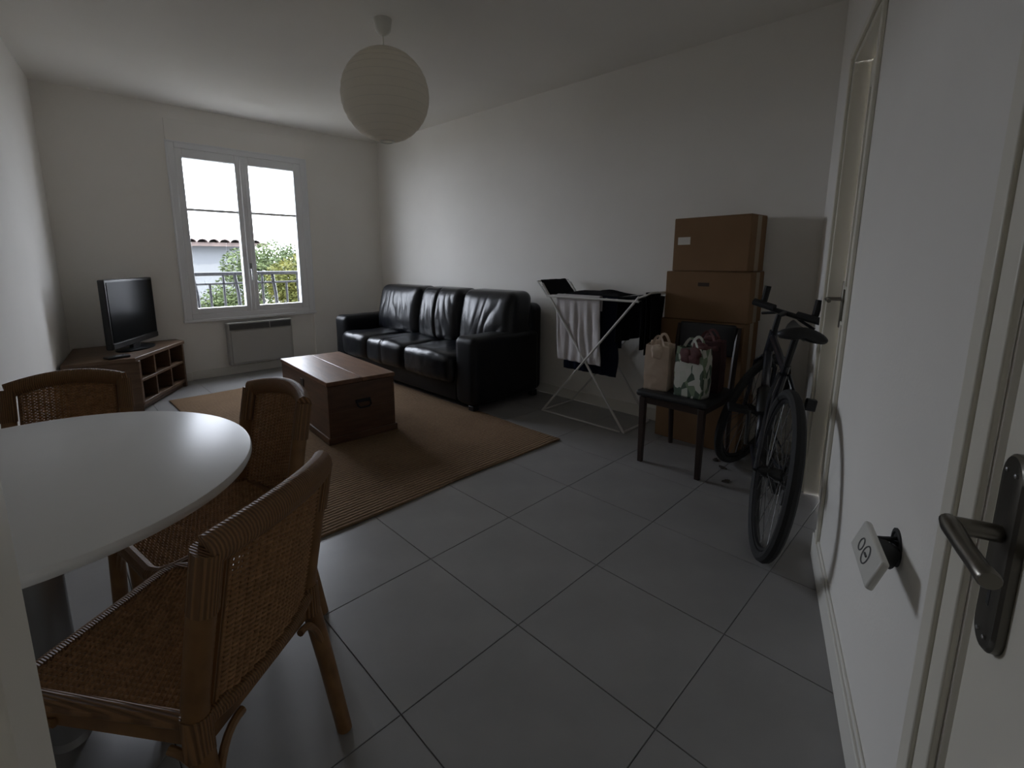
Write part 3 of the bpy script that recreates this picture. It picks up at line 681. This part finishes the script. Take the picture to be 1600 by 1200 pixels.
# ------------------------------------------------------------------ rattan chairs
def weave_panel(P, nu, nv, seg, rs, rw, amp):
    """stakes along v, weft along u, both as thin tubes on the surface P(u, v) -> point, normal"""
    mb = MB()
    for i in range(nu + 1):
        u = i / nu; mb.tube([P(u, j / 6)[0] for j in range(7)], rs, 4, caps=False)
    for j in range(nv + 1):
        v = j / nv; pts = []
        for k in range(nu * seg + 1):
            u = k / (nu * seg); p, nn_ = P(u, v); pts.append(p + nn_ * (amp * cos(pi * u * nu + (pi if j % 2 else 0))))
        mb.tube(pts, rw, 4, caps=False, flat=1.0)
    return mb
def make_chair():
    t = thing('rattan_chair', 'rattan chair', 'chair', group='rattan chairs around the table')
    seatz = 0.40; top = 0.715
    def bulge(x): return -0.045 * (1 - (x / 0.18) ** 2)
    def backy(z): return -0.172 - 0.062 * ((z - seatz) / (top - seatz))
    for s in (-1, 1):
        leg = part('rear_leg', MB().tube([(s * 0.205, -0.235, 0), (s * 0.193, -0.205, 0.2), (s * 0.182, -0.176, 0.37), (s * 0.180, -0.176, 0.43), (s * 0.180, -0.205, 0.58), (s * 0.180, -0.234, top)], [0.019, 0.020, 0.022, 0.023, 0.023, 0.023], 14), rattan, t)
        part('wrapping', MB().tube([(s * 0.180, -0.213, 0.61), (s * 0.180, -0.223, 0.66), (s * 0.180, -0.235, top + 0.004)], 0.0255, 14), wrapm, leg)
        part('wrapping', MB().tube([(s * 0.1835, -0.177, 0.335), (s * 0.181, -0.1755, 0.41)], 0.0255, 14), wrapm, leg)
        part('front_leg', MB().tube([(s * 0.205, 0.205, 0), (s * 0.198, 0.19, 0.38)], [0.019, 0.021], 14), rattan, t)
        # bent brackets
        part('bracket', MB().tube(bez((s * 0.199, -0.13, 0.345), (s * 0.193, -0.205, 0.34), (s * 0.198, -0.216, 0.17), 10), 0.008, 8), rattan, t)
        part('bracket', MB().tube(bez((s * 0.199, 0.11, 0.345), (s * 0.20, 0.19, 0.34), (s * 0.203, 0.199, 0.17), 10), 0.008, 8), rattan, t)
        part('bracket', MB().tube(bez((s * 0.10, -0.200, 0.345), (s * 0.18, -0.195, 0.35), (s * 0.196, -0.212, 0.17), 10), 0.008, 8), rattan, t)
        part('bracket', MB().tube(bez((s * 0.10, 0.192, 0.345), (s * 0.185, 0.192, 0.34), (s * 0.203, 0.199, 0.17), 10), 0.008, 8), rattan, t)
    rail = [(x, -0.236 + bulge(x), top + 0.022 * (1 - (x / 0.18) ** 2)) for x in [-0.182 + 0.364 * k / 16 for k in range(17)]]
    part('top_rail', MB().tube(rail, 0.028, 14, flat=0.8, upv=(0, 0.2, 1)), wrapm, t)
    low = [(x, -0.176 + 0.6 * bulge(x), seatz - 0.015) for x in [-0.182 + 0.364 * k / 16 for k in range(17)]]
    part('lower_rail', MB().tube(low, 0.014, 10), wrapm, t)
    def BP(u, v):
        x = -0.148 + 0.296 * u; z = seatz - 0.01 + (top - seatz + 0.01 + 0.016 * (1 - (x / 0.18) ** 2)) * v
        f = 0.6 + 0.4 * v
        return Vector((x, backy(z) + f * bulge(x), z)), Vector((0, 1, 0))
    part('back_weave', weave_panel(BP, 18, 66, 4, 0.0042, 0.0026, 0.0048), wicker, t, kind='stuff')
    for uu in (0, 1): part('back_edge', MB().tube([BP(uu, k / 8)[0] for k in range(9)], 0.006, 6), wrapm, t)
    fr = [(-0.178, -0.185), (0.178, -0.185), (0.20, 0.165), (0.192, 0.196), (0.165, 0.207), (-0.165, 0.207), (-0.192, 0.196), (-0.20, 0.165)]
    part('seat_frame', MB().tube([(x, y, seatz - 0.012) for x, y in fr], 0.017, 10, closed=True), wrapm, t)
    ap = MB()
    for i in range(len(fr)):
        p, q = fr[i], fr[(i + 1) % len(fr)]
        ap.add([(p[0] * .985, p[1] * .985, seatz - 0.02), (q[0] * .985, q[1] * .985, seatz - 0.02), (q[0] * .985, q[1] * .985, seatz - 0.065), (p[0] * .985, p[1] * .985, seatz - 0.065),
                (p[0] * .95, p[1] * .95, seatz - 0.02), (q[0] * .95, q[1] * .95, seatz - 0.02), (q[0] * .95, q[1] * .95, seatz - 0.065), (p[0] * .95, p[1] * .95, seatz - 0.065)],
               [(0, 1, 2, 3), (7, 6, 5, 4), (3, 2, 6, 7), (0, 4, 5, 1)])
    part('apron', ap, rattan, t)
    def SP(u, v):
        y = -0.18 + 0.378 * v; w = 0.172 + 0.020 * v
        return Vector((-w + 2 * w * u, y, seatz - 0.004 - 0.008 * (1 - (2 * u - 1) ** 2) * (1 - (2 * v - 1) ** 2))), Vector((0, 0, 1))
    part('seat_weave', weave_panel(SP, 26, 66, 3, 0.0042, 0.0029, 0.0030), wicker, t, kind='stuff')
    for o in t.children_recursive:                      # the chairs are slim
        if o.type == 'MESH': o.data.transform(Matrix.Diagonal((0.90, 1, 1, 1)))
    return t
ch1 = make_chair()
spots = [((0.131, 1.057), 35.4, 'rattan chair with its woven back turned to us, nearest the doorway'),
         ((0.285, 1.53), 100.3, 'rattan chair between the white table and the wooden trunk'),
         ((-0.028, 2.01), 168.0, 'rattan chair across the white table beside the media unit')]
for i, (p, a, lab) in enumerate(spots):
    c = ch1 if i == 0 else copy_tree(ch1)
    c.location = (p[0], p[1], 0); c.rotation_euler = (0, 0, radians(a)); c['label'] = lab

# ------------------------------------------------------------------ drying rack
dr = thing('drying_rack', 'white folding clothes drying rack on crossed legs', 'drying rack', (2.9, 1.9, 0))
XF, XK = 2.715, 3.09
T = 0.008
def rt_(name, pts, r=T): return part(name, MB().tube(pts, r, 7), rackm, dr, world=True)
for x in (XF, XK):
    rt_('leg', [(x, 2.27, 0.008), (x, 1.50, 0.925)]); rt_('leg', [(x - 0.018 if x == XK else x + 0.018, 1.575, 0.008), (x - 0.018 if x == XK else x + 0.018, 2.30, 0.985)])
rt_('foot_bar', [(XF, 2.27, 0.008), (XK, 2.27, 0.008)]); rt_('foot_bar', [(XF + 0.018, 1.575, 0.008), (XK - 0.018, 1.575, 0.008)])
rt_('foot_bar', [(XF, 2.27, 0.009), (XF + 0.01, 1.60, 0.009)], 0.006)
rt_('deck_side', [(XF, 1.50, 0.895), (XF, 2.24, 0.895)]); rt_('deck_side', [(XK, 1.50, 0.895), (XK, 2.24, 0.895)])
for k in range(9):
    y = 1.52 + k * 0.088; rt_('deck_wire', [(XF, y, 0.895), (XK, y, 0.895)], 0.003)
rt_('wing', [(XF, 2.24, 0.895), (XF, 2.335, 1.0), (XK, 2.335, 1.0), (XK, 2.24, 0.895)], 0.006)
rt_('wing', [(XF, 1.50, 0.92), (XF, 1.445, 0.94), (XF + 0.02, 1.432, 0.95), (XK, 1.432, 0.95), (XK, 1.50, 0.92)], 0.006)
for k in range(2):
    rt_('wing_wire', [(XF, 1.475 - k * 0.02, 0.93 + k * 0.01), (XK, 1.475 - k * 0.02, 0.93 + k * 0.01)], 0.003)
    rt_('wing_wire', [(XF, 2.27 + k * 0.03, 0.928 + k * 0.033), (XK, 2.27 + k * 0.03, 0.928 + k * 0.033)], 0.003)

def hung(name, label, x0, x1, y0, y1, ztop, d0, d1, m, fold=0.012, seed=0, axis='x', skew=0.0):
    """cloth draped over a bar: hangs d0 on one side, d1 on the other"""
    def f(u, v):
        if axis == 'x':            # bar runs along y, cloth hangs on -x and +x sides
            y = y0 + (y1 - y0) * u; tot = d0 + d1 + (x1 - x0); s = v * tot
            w = fold * noise.noise(Vector((y * 18, v * 1.3, seed))) + fold * 0.35 * sin(y * 85 + seed + 3 * noise.noise(Vector((y * 9, v, seed)))) + fold * 0.5 * noise.noise(Vector((y * 45, v * 3, seed)))
            if s < d0: hang = d0 - s; x = x0 - 0.004 + w * min(1, hang * 6); z = ztop - hang; y += skew * hang + 0.02 * noise.noise(Vector((hang * 6, u * 2, seed))) * min(1, hang * 4)
            elif s < d0 + x1 - x0: x = x0 + (s - d0); z = ztop + 0.004 * sin(pi * (s - d0) / (x1 - x0))
            else: hang = s - d0 - (x1 - x0); x = x1 + 0.004 + w * min(1, hang * 6); z = ztop - hang
            return (x, y, z)
        else:                      # bar runs along x, cloth hangs on -y and +y sides
            x = x0 + (x1 - x0) * u; tot = d0 + d1 + (y1 - y0); s = v * tot
            w = fold * noise.noise(Vector((x * 14, v * 1.3, seed))) + fold * 0.6 * sin(x * 55 + seed)
            if s < d0: hang = d0 - s; y = y0 - 0.004 + w * min(1, hang * 6); z = ztop - hang
            elif s < d0 + y1 - y0: y = y0 + (s - d0); z = ztop
            else: hang = s - d0 - (y1 - y0); y = y1 + 0.004 + w * min(1, hang * 6); z = ztop - hang
            return (x, y, z)
    o = part(name, MB().grid(f, 40, 60), m, angle=180)
    md = o.modifiers.new('thickness', 'SOLIDIFY'); md.thickness = 0.004; md.offset = 0
    return tag(o, label, name.replace('_', ' '))
hung('towel', 'pale grey towel hanging over the drying rack front', 2.742, 2.768, 1.80, 2.17, 0.908, 0.475, 0.10, towel, 0.011, 1, skew=-0.05)
hung('trousers', 'navy trousers hanging longest behind the pale towel', 2.805, 2.835, 1.685, 2.14, 0.906, 0.55, 0.35, navy, 0.012, 2)
hung('sweater', 'black sweater hanging on the drying rack beside the boxes', 2.74, 3.05, 1.50, 1.66, 0.912, 0.33, 0.30, blackcloth, 0.014, 3, axis='y')
hung('black_shirt', 'black garment draped over the rack end above the cream bag', 2.745, 2.87, 1.44, 1.465, 0.952, 0.30, 0.40, blackcloth, 0.012, 4, axis='y')
o = part('black_shorts', MB().grid(lambda u, v: (2.745 + 0.30 * u, 2.243 + 0.095 * v - 0.012, 0.905 + 0.107 * v + 0.004 * noise.noise(Vector((u * 6, v * 4, 3)))), 14, 8), blackcloth, angle=180)
md = o.modifiers.new('thickness', 'SOLIDIFY'); md.thickness = 0.006
tag(o, 'flat black garment lying on the raised rack wing by the sofa', 'garment')
def lump(u, v):
    x = 2.79 + 0.27 * u; y = 1.70 + 0.44 * v
    e = (sin(pi * u) * sin(pi * v)) ** 0.6 if 0 < u < 1 and 0 < v < 1 else 0
    return (x, y, 0.912 + e * (0.03 + 0.02 * noise.noise(Vector((x * 9, y * 9, 5)))))
tag(part('crumpled_shirt', MB().grid(lump, 20, 24), blackcloth, angle=180), 'crumpled dark shirt lying flat on top of the rack', 'shirt')

# ------------------------------------------------------------------ cardboard boxes
def carton(label, y0, y1, z0, z1, x0=2.885, x1=3.115, rz=0.0, hole=False, paper_label=False, tape_side=True, mark=False):
    c = Vector(((x0 + x1) / 2, (y0 + y1) / 2, z0)); t = thing('cardboard_box', label, 'box', c, rz, group='stacked cardboard boxes')
    hx, hy, h = (x1 - x0) / 2, (y1 - y0) / 2, z1 - z0
    part('body', MB().box((-hx, -hy, 0), (hx, hy, h - 0.003)), card, t, bevel=0.004)
    part('flap', MB().box((-hx + 0.002, -hy + 0.002, h - 0.003), (-0.002, hy - 0.002, h)), card, t)
    part('flap', MB().box((0.002, -hy + 0.002, h - 0.003), (hx - 0.002, hy - 0.002, h)), card, t)
    part('tape', MB().box((-0.03, -hy - 0.0008, 0.0), (0.03, -hy + 0.002, h - 0.004)), tape, t)
    if hole: part('hand_hole', MB().box((-hx - 0.0012, -0.045, h * 0.62), (-hx + 0.001, 0.045, h * 0.62 + 0.03)), inkm, t, bevel=0.0005)
    if mark: part('printed_mark', MB().box((-hx - 0.001, -0.02, h * 0.70), (-hx + 0.001, 0.045, h * 0.70 + 0.022)), inkm, t)
    if paper_label: part('label', MB().box((-hx - 0.001, hy - 0.105, h * 0.50), (-hx + 0.001, hy - 0.028, h * 0.50 + 0.045)), paperw, t)
    return t
carton('top cardboard box with a white paper label', 0.935, 1.378, 1.086, 1.402, paper_label=True, rz=radians(-2))
carton('cardboard box second from the top with a dark mark', 0.922, 1.412, 0.790, 1.084, mark=True, rz=radians(1))
carton('cardboard box third from the top behind the bags', 0.93, 1.43, 0.335, 0.788)
carton('lowest cardboard box on the floor behind the dark chair', 0.92, 1.43, 0.0, 0.333, hole=True)

# ------------------------------------------------------------------ dark dining chair with bags
dc = thing('dining_chair', 'dark wooden chair with black seat carrying shopping bags', 'chair', (2.62, 1.11, 0))
SZ = 0.43
for (x, y) in ((2.415, 1.275), (2.415, 0.945)):
    mb = MB(); a, b_ = 0.017, 0.013
    mb.add([(x - b_, y - b_, 0), (x + b_, y - b_, 0), (x + b_, y + b_, 0), (x - b_, y + b_, 0), (x - a, y - a, SZ - 0.04), (x + a, y - a, SZ - 0.04), (x + a, y + a, SZ - 0.04), (x - a, y + a, SZ - 0.04)],
           [(3, 2, 1, 0), (4, 5, 6, 7), (0, 1, 5, 4), (1, 2, 6, 5), (2, 3, 7, 6), (3, 0, 4, 7)])
    part('front_leg', mb, darkwood, dc, world=True, bevel=0.003)
for y in (1.285, 0.945):
    part('rear_leg', MB().tube([(2.815, y, 0), (2.80, y, 0.2), (2.795, y, 0.43), (2.815, y, 0.6), (2.845, y, 0.77)], [0.016, 0.018, 0.02, 0.018, 0.015], 8, flat=0.85), darkwood, dc, world=True)
mb = MB().box((2.405, 0.96, SZ - 0.075), (2.425, 1.26, SZ - 0.025)); mb.box((2.785, 0.96, SZ - 0.075), (2.805, 1.27, SZ - 0.025))
mb.box((2.43, 0.935, SZ - 0.075), (2.785, 0.955, SZ - 0.025)); mb.box((2.43, 1.265, SZ - 0.075), (2.785, 1.287, SZ - 0.025))
part('apron', mb, darkwood, dc, world=True, bevel=0.003)
part('seat', MB().rbox((2.385, 0.915, SZ - 0.035), (2.80, 1.31, SZ + 0.0), 0.016, 4, None, (8, 8, 1)), blackvinyl, dc, world=True, merge=True)
part('backrest', MB().rbox((2.818, 0.955, 0.60), (2.845, 1.275, 0.785), 0.012, 3, None, (1, 6, 4)), blackvinyl, dc, world=True, merge=True)
def bag(name, label, c, w, d, h, m, hm, rz, seed, stuff=None):
    t = thing(name, label, 'bag', (c[0], c[1], SZ + 0.001), rz, group='shopping bags on the dark chair')
    def f(u, v):
        a = 2 * pi * u; k = 1.0 / max(abs(cos(a)), abs(sin(a))) ** 0.85
        pin = 1 - 0.12 * v; fat = 1 + 0.06 * sin(pi * v)
        x = d * cos(a) * k * 0.78 * pin * fat; y = w * sin(a) * k * 0.78 * fat
        cr = 0.006 * noise.noise(Vector((x * 30, y * 30, v * 9 + seed))) + 0.003 * noise.noise(Vector((x * 80, y * 80, v * 30 + seed)))
        return (x * (1 + cr * 6), y * (1 + cr * 4), h * v + (0.008 * noise.noise(Vector((a * 2, seed, 0))) if v > 0.98 else 0))
    o = part('bag_body', MB().grid(f, 48, 26, True), m, t, angle=50)
    md = o.modifiers.new('thickness', 'SOLIDIFY'); md.thickness = 0.0015
    part('bag_bottom', MB().prism([f(i / 24, 0)[:2] for i in range(24)], 0, 0.003), m, t)
    for s in (-1, 1):
        part('bag_handle', MB().tube(bez((s * d * 0.62, -w * 0.4, h * 0.97), (s * d * 0.5 + 0.01, 0, h + 0.11), (s * d * 0.62, w * 0.4, h * 0.97), 10), 0.008, 5, flat=0.25), hm, t)
    if stuff:
        rnd = random.Random(seed); mb = MB()
        for i in range(7):
            a = rnd.random() * 6.28; px, py = d * 0.5 * cos(a), w * 0.5 * sin(a)
            mb.rbox((px - 0.025, py - 0.03, h * 0.7), (px + 0.025, py + 0.03, h + rnd.uniform(-0.02, 0.025)), 0.012, 2, lambda p, nr, u: p + nr * 0.008 * noise.noise(p * 40), (2, 2, 3))
        part('contents', mb, stuff, t)
    return t
bag('tote_bag', 'cream bag standing at the rack side of the dark chair', (2.50, 1.232), 0.085, 0.08, 0.255, creambag, creambag, radians(8), 1.0, creambag)
bag('tote_bag', 'green leaf patterned bag standing on the dark chair', (2.475, 1.033), 0.10, 0.062, 0.265, leafbag, leafbag, radians(-6), 2.0, pinkpaper)
bag('tote_bag', 'dark red bag pushed against the chair back behind the leaf bag', (2.66, 1.03), 0.10, 0.07, 0.285, redbag, pinkpaper, radians(4), 3.0, pinkpaper)

# ------------------------------------------------------------------ bicycle
bk = thing('bicycle', 'dark bicycle leaning against the slanted wall', 'bicycle', (1.966, 0.524, 0.0), radians(23.0), radians(6.8))
WR, TR = 0.335, 0.021
def wheel(name, M):
    w_ = part(name, MB().tube([M @ Vector(((WR - TR) * cos(2 * pi * k / 48), 0, (WR - TR) * sin(2 * pi * k / 48))) for k in range(48)], TR, 10, closed=True), rubber, bk)
    part('rim', MB().tube([M @ Vector(((WR - 2 * TR - 0.006) * cos(2 * pi * k / 48), 0, (WR - 2 * TR - 0.006) * sin(2 * pi * k / 48))) for k in range(48)], 0.010, 6, closed=True), black_pl, w_)
    part('hub', MB().tube([M @ Vector((0, -0.055, 0)), M @ Vector((0, -0.03, 0)), M @ Vector((0, 0.03, 0)), M @ Vector((0, 0.055, 0))], [0.01, 0.024, 0.024, 0.01], 10), black_pl, w_)
    mb = MB()
    for k in range(28):
        a = 2 * pi * k / 28; s = 0.026 if k % 2 else -0.026; a2 = a + (0.5 if k % 4 < 2 else -0.5)
        mb.tube([M @ Vector((0.02 * cos(a2), s, 0.02 * sin(a2))), M @ Vector(((WR - 0.05) * cos(a), 0, (WR - 0.05) * sin(a)))], 0.0014, 4, caps=False)
    part('spoke', mb, spokem, w_, kind='stuff')
    return w_
wheel('rear_wheel', Matrix.Translation((0, 0, WR)))
ST = radians(-32)                                     # bars turned towards the wall
HB, HT_ = Vector((0.77, 0, 0.665)), Vector((0.735, 0, 0.80)); ax = (HT_ - HB).normalized()
SR = Matrix.Translation(HB) @ Matrix.Rotation(ST, 4, ax) @ Matrix.Translation(-HB)
front_hub = Vector((0.885, 0, WR))
fhub = SR @ front_hub
lift = Matrix.Translation((0, 0, WR - fhub.z))
wheel('front_wheel', SR @ Matrix.Translation(front_hub))
BB = Vector((0.40, 0, 0.29)); STt = Vector((0.255, 0, 0.72)); RA = Vector((0, 0, WR))
mb = MB().tube([BB, HB + Vector((-0.005, 0, 0.03))], 0.019, 10); mb.tube([STt - (STt - BB) * 0.06, HT_ - Vector((0, 0, 0.03))], 0.016, 10); mb.tube([BB, STt], 0.016, 10); mb.tube([HB, HT_], 0.021, 12)
fr_ = part('frame', mb, bikepaint, bk)
for s in (-1, 1):
    part('chainstay', MB().tube([BB + Vector((0, s * 0.03, 0)), Vector((0.2, s * 0.045, 0.30)), RA + Vector((0, s * 0.065, 0))], 0.009, 7), bikepaint, fr_)
    part('seatstay', MB().tube([STt + Vector((0.005, s * 0.018, -0.04)), Vector((0.18, s * 0.045, 0.60)), RA + Vector((0, s * 0.065, 0))], 0.008, 7), bikepaint, fr_)
mb = MB()
for s in (-1, 1): mb.tube([SR @ (HB + Vector((0.005, s * 0.02, -0.01))), SR @ (HB + Vector((0.02, s * 0.05, -0.05))), SR @ (front_hub + Vector((-0.03, s * 0.055, 0.12))), SR @ (front_hub + Vector((0, s * 0.055, 0)))], 0.011, 8)
part('fork', mb, bikepaint, bk)
stem_top = HT_ + ax * 0.085
bar_c = SR @ (stem_top + Vector((0.06, 0, 0.015)))
part('stem', MB().tube([SR @ HT_, SR @ stem_top, bar_c], 0.014, 8), black_pl, bk)
bdir = (SR.to_3x3() @ Vector((0, 1, 0))).normalized(); bfw = (SR.to_3x3() @ Vector((1, 0, 0))).normalized()
BW = 0.160
hb = part('handlebar', MB().tube([bar_c - bdir * BW + Vector((0, 0, 0.01)), bar_c - bdir * 0.06, bar_c, bar_c + bdir * 0.06, bar_c + bdir * BW + Vector((0, 0, 0.01))], 0.0125, 8), black_pl, bk)
for s in (-1, 1):
    g0 = bar_c + bdir * s * (BW - 0.105) + Vector((0, 0, 0.008)); g1 = bar_c + bdir * s * (BW + 0.004) + Vector((0, 0, 0.01))
    part('grip', MB().tube([g0, g1], 0.0185, 10), rubber, hb)
    q = bar_c + bdir * s * (BW - 0.035)
    part('bar_end', MB().tube([q, q + bfw * 0.025 + Vector((0, 0, 0.03)), q + bfw * 0.03 + Vector((0, 0, 0.105))], [0.014, 0.016, 0.017], 8), rubber, hb)
    part('brake_lever', MB().tube([bar_c + bdir * s * (BW - 0.11), bar_c + bdir * s * (BW - 0.10) + bfw * 0.035 + Vector((0, 0, -0.015)), bar_c + bdir * s * (BW - 0.03) + bfw * 0.045 + Vector((0, 0, -0.04))], 0.008, 6), black_pl, hb)
part('seat_post', MB().tube([STt - (STt - BB) * 0.05, Vector((0.215, 0, 0.845))], 0.0135, 8), black_pl, bk)
def sad(u, v):
    a = 2 * pi * u; x = 0.075 + 0.275 * v
    w_ = (0.080 * (1 - v) ** 1.4 + 0.022) * (sin(pi * min(1, v * 6) / 2) ** 0.5 if v < 1 / 6 else 1) * (1 if v < 0.94 else sqrt(max(0, (1 - v) / 0.06)))
    hgt = 0.026 * (1 if 0.03 < v < 0.97 else 0.3)
    return (x, w_ * cos(a), 0.868 + 0.012 * (1 - v) * (abs(cos(a)) ** 2) * 0 + hgt * sin(a) * (1 if sin(a) > 0 else 0.7 + 0.8 * abs(cos(a))) - 0.012 * cos(a) ** 2 + 0.012 * (2 * v - 1) ** 2)
part('saddle', MB().grid(sad, 28, 24, True), blackvinyl, bk, merge=True, angle=80)
for q in (-1, 1): part('saddle_rail', MB().tube([(0.12, q * 0.02, 0.855), (0.18, q * 0.022, 0.842), (0.26, q * 0.02, 0.842), (0.31, q * 0.012, 0.86)], 0.004, 6), alloy, bk)
cr_ = part('chainring', MB().tube([(BB.x + 0.085 * cos(2 * pi * k / 32), -0.045, BB.z + 0.085 * sin(2 * pi * k / 32)) for k in range(32)], 0.006, 5, closed=True), black_pl, bk)
part('crank', MB().tube([BB + Vector((0, -0.055, 0)), BB + Vector((-0.09, -0.062, -0.14))], 0.010, 7), black_pl, bk)
part('crank', MB().tube([BB + Vector((0, 0.055, 0)), BB + Vector((0.09, 0.062, 0.14))], 0.010, 7), black_pl, bk)
part('pedal', MB().box((BB.x - 0.135, -0.155, BB.z - 0.152), (BB.x - 0.045, -0.065, BB.z - 0.130)), black_pl, bk, bevel=0.004)
part('pedal', MB().box((BB.x + 0.045, 0.065, BB.z + 0.130), (BB.x + 0.135, 0.155, BB.z + 0.152)), black_pl, bk, bevel=0.004)
part('sprocket', MB().tube([(0.045 * cos(2 * pi * k / 24), -0.04, WR + 0.045 * sin(2 * pi * k / 24)) for k in range(24)], 0.008, 5, closed=True), black_pl, bk)
part('chain', MB().tube([(0, -0.042, WR + 0.047), (BB.x, -0.045, BB.z + 0.085)], 0.004, 4), dark_metal, bk)
part('chain', MB().tube([(0.01, -0.042, WR - 0.09), (BB.x, -0.045, BB.z - 0.085)], 0.004, 4), dark_metal, bk)
part('derailleur', MB().tube([(0.01, -0.06, WR - 0.01), (0.02, -0.055, WR - 0.05), (0.0, -0.05, WR - 0.12)], 0.012, 6), black_pl, bk)
part('rear_light', MB().box((0.03, -0.085, 0.60), (0.055, -0.05, 0.645)), black_pl, bk, bevel=0.004)
part('bottle', MB().tube([Vector((0.50, 0, 0.42)), Vector((0.60, 0, 0.52)), Vector((0.615, 0, 0.535))], [0.034, 0.034, 0.018], 12), black_pl, bk)

# ------------------------------------------------------------------ scraps on the floor
for i, (x, y, lab) in enumerate(((2.74, 0.975, 'dry leaf scrap on the floor nearest the dark chair leg'), (2.66, 0.905, 'dry leaf scrap on the floor between chair and bicycle'), (2.50, 0.83, 'dry leaf scrap on the floor closest to the bicycle wheel'))):
    o = part('leaf_scrap', MB().grid(lambda u, v, i=i: ((u - .5) * 0.05, (v - .5) * 0.03 * (1 - abs(2 * u - 1) ** 2 + 0.1), 0.001 + 0.012 * abs(noise.noise(Vector((u * 2, v * 2, i + 1))))), 6, 4), dryleaf, angle=180)
    o.location = (x, y, 0.001); o.rotation_euler = (0, 0, i * 1.3)
    tag(o, lab, 'leaf', 'leaf scraps on the floor')
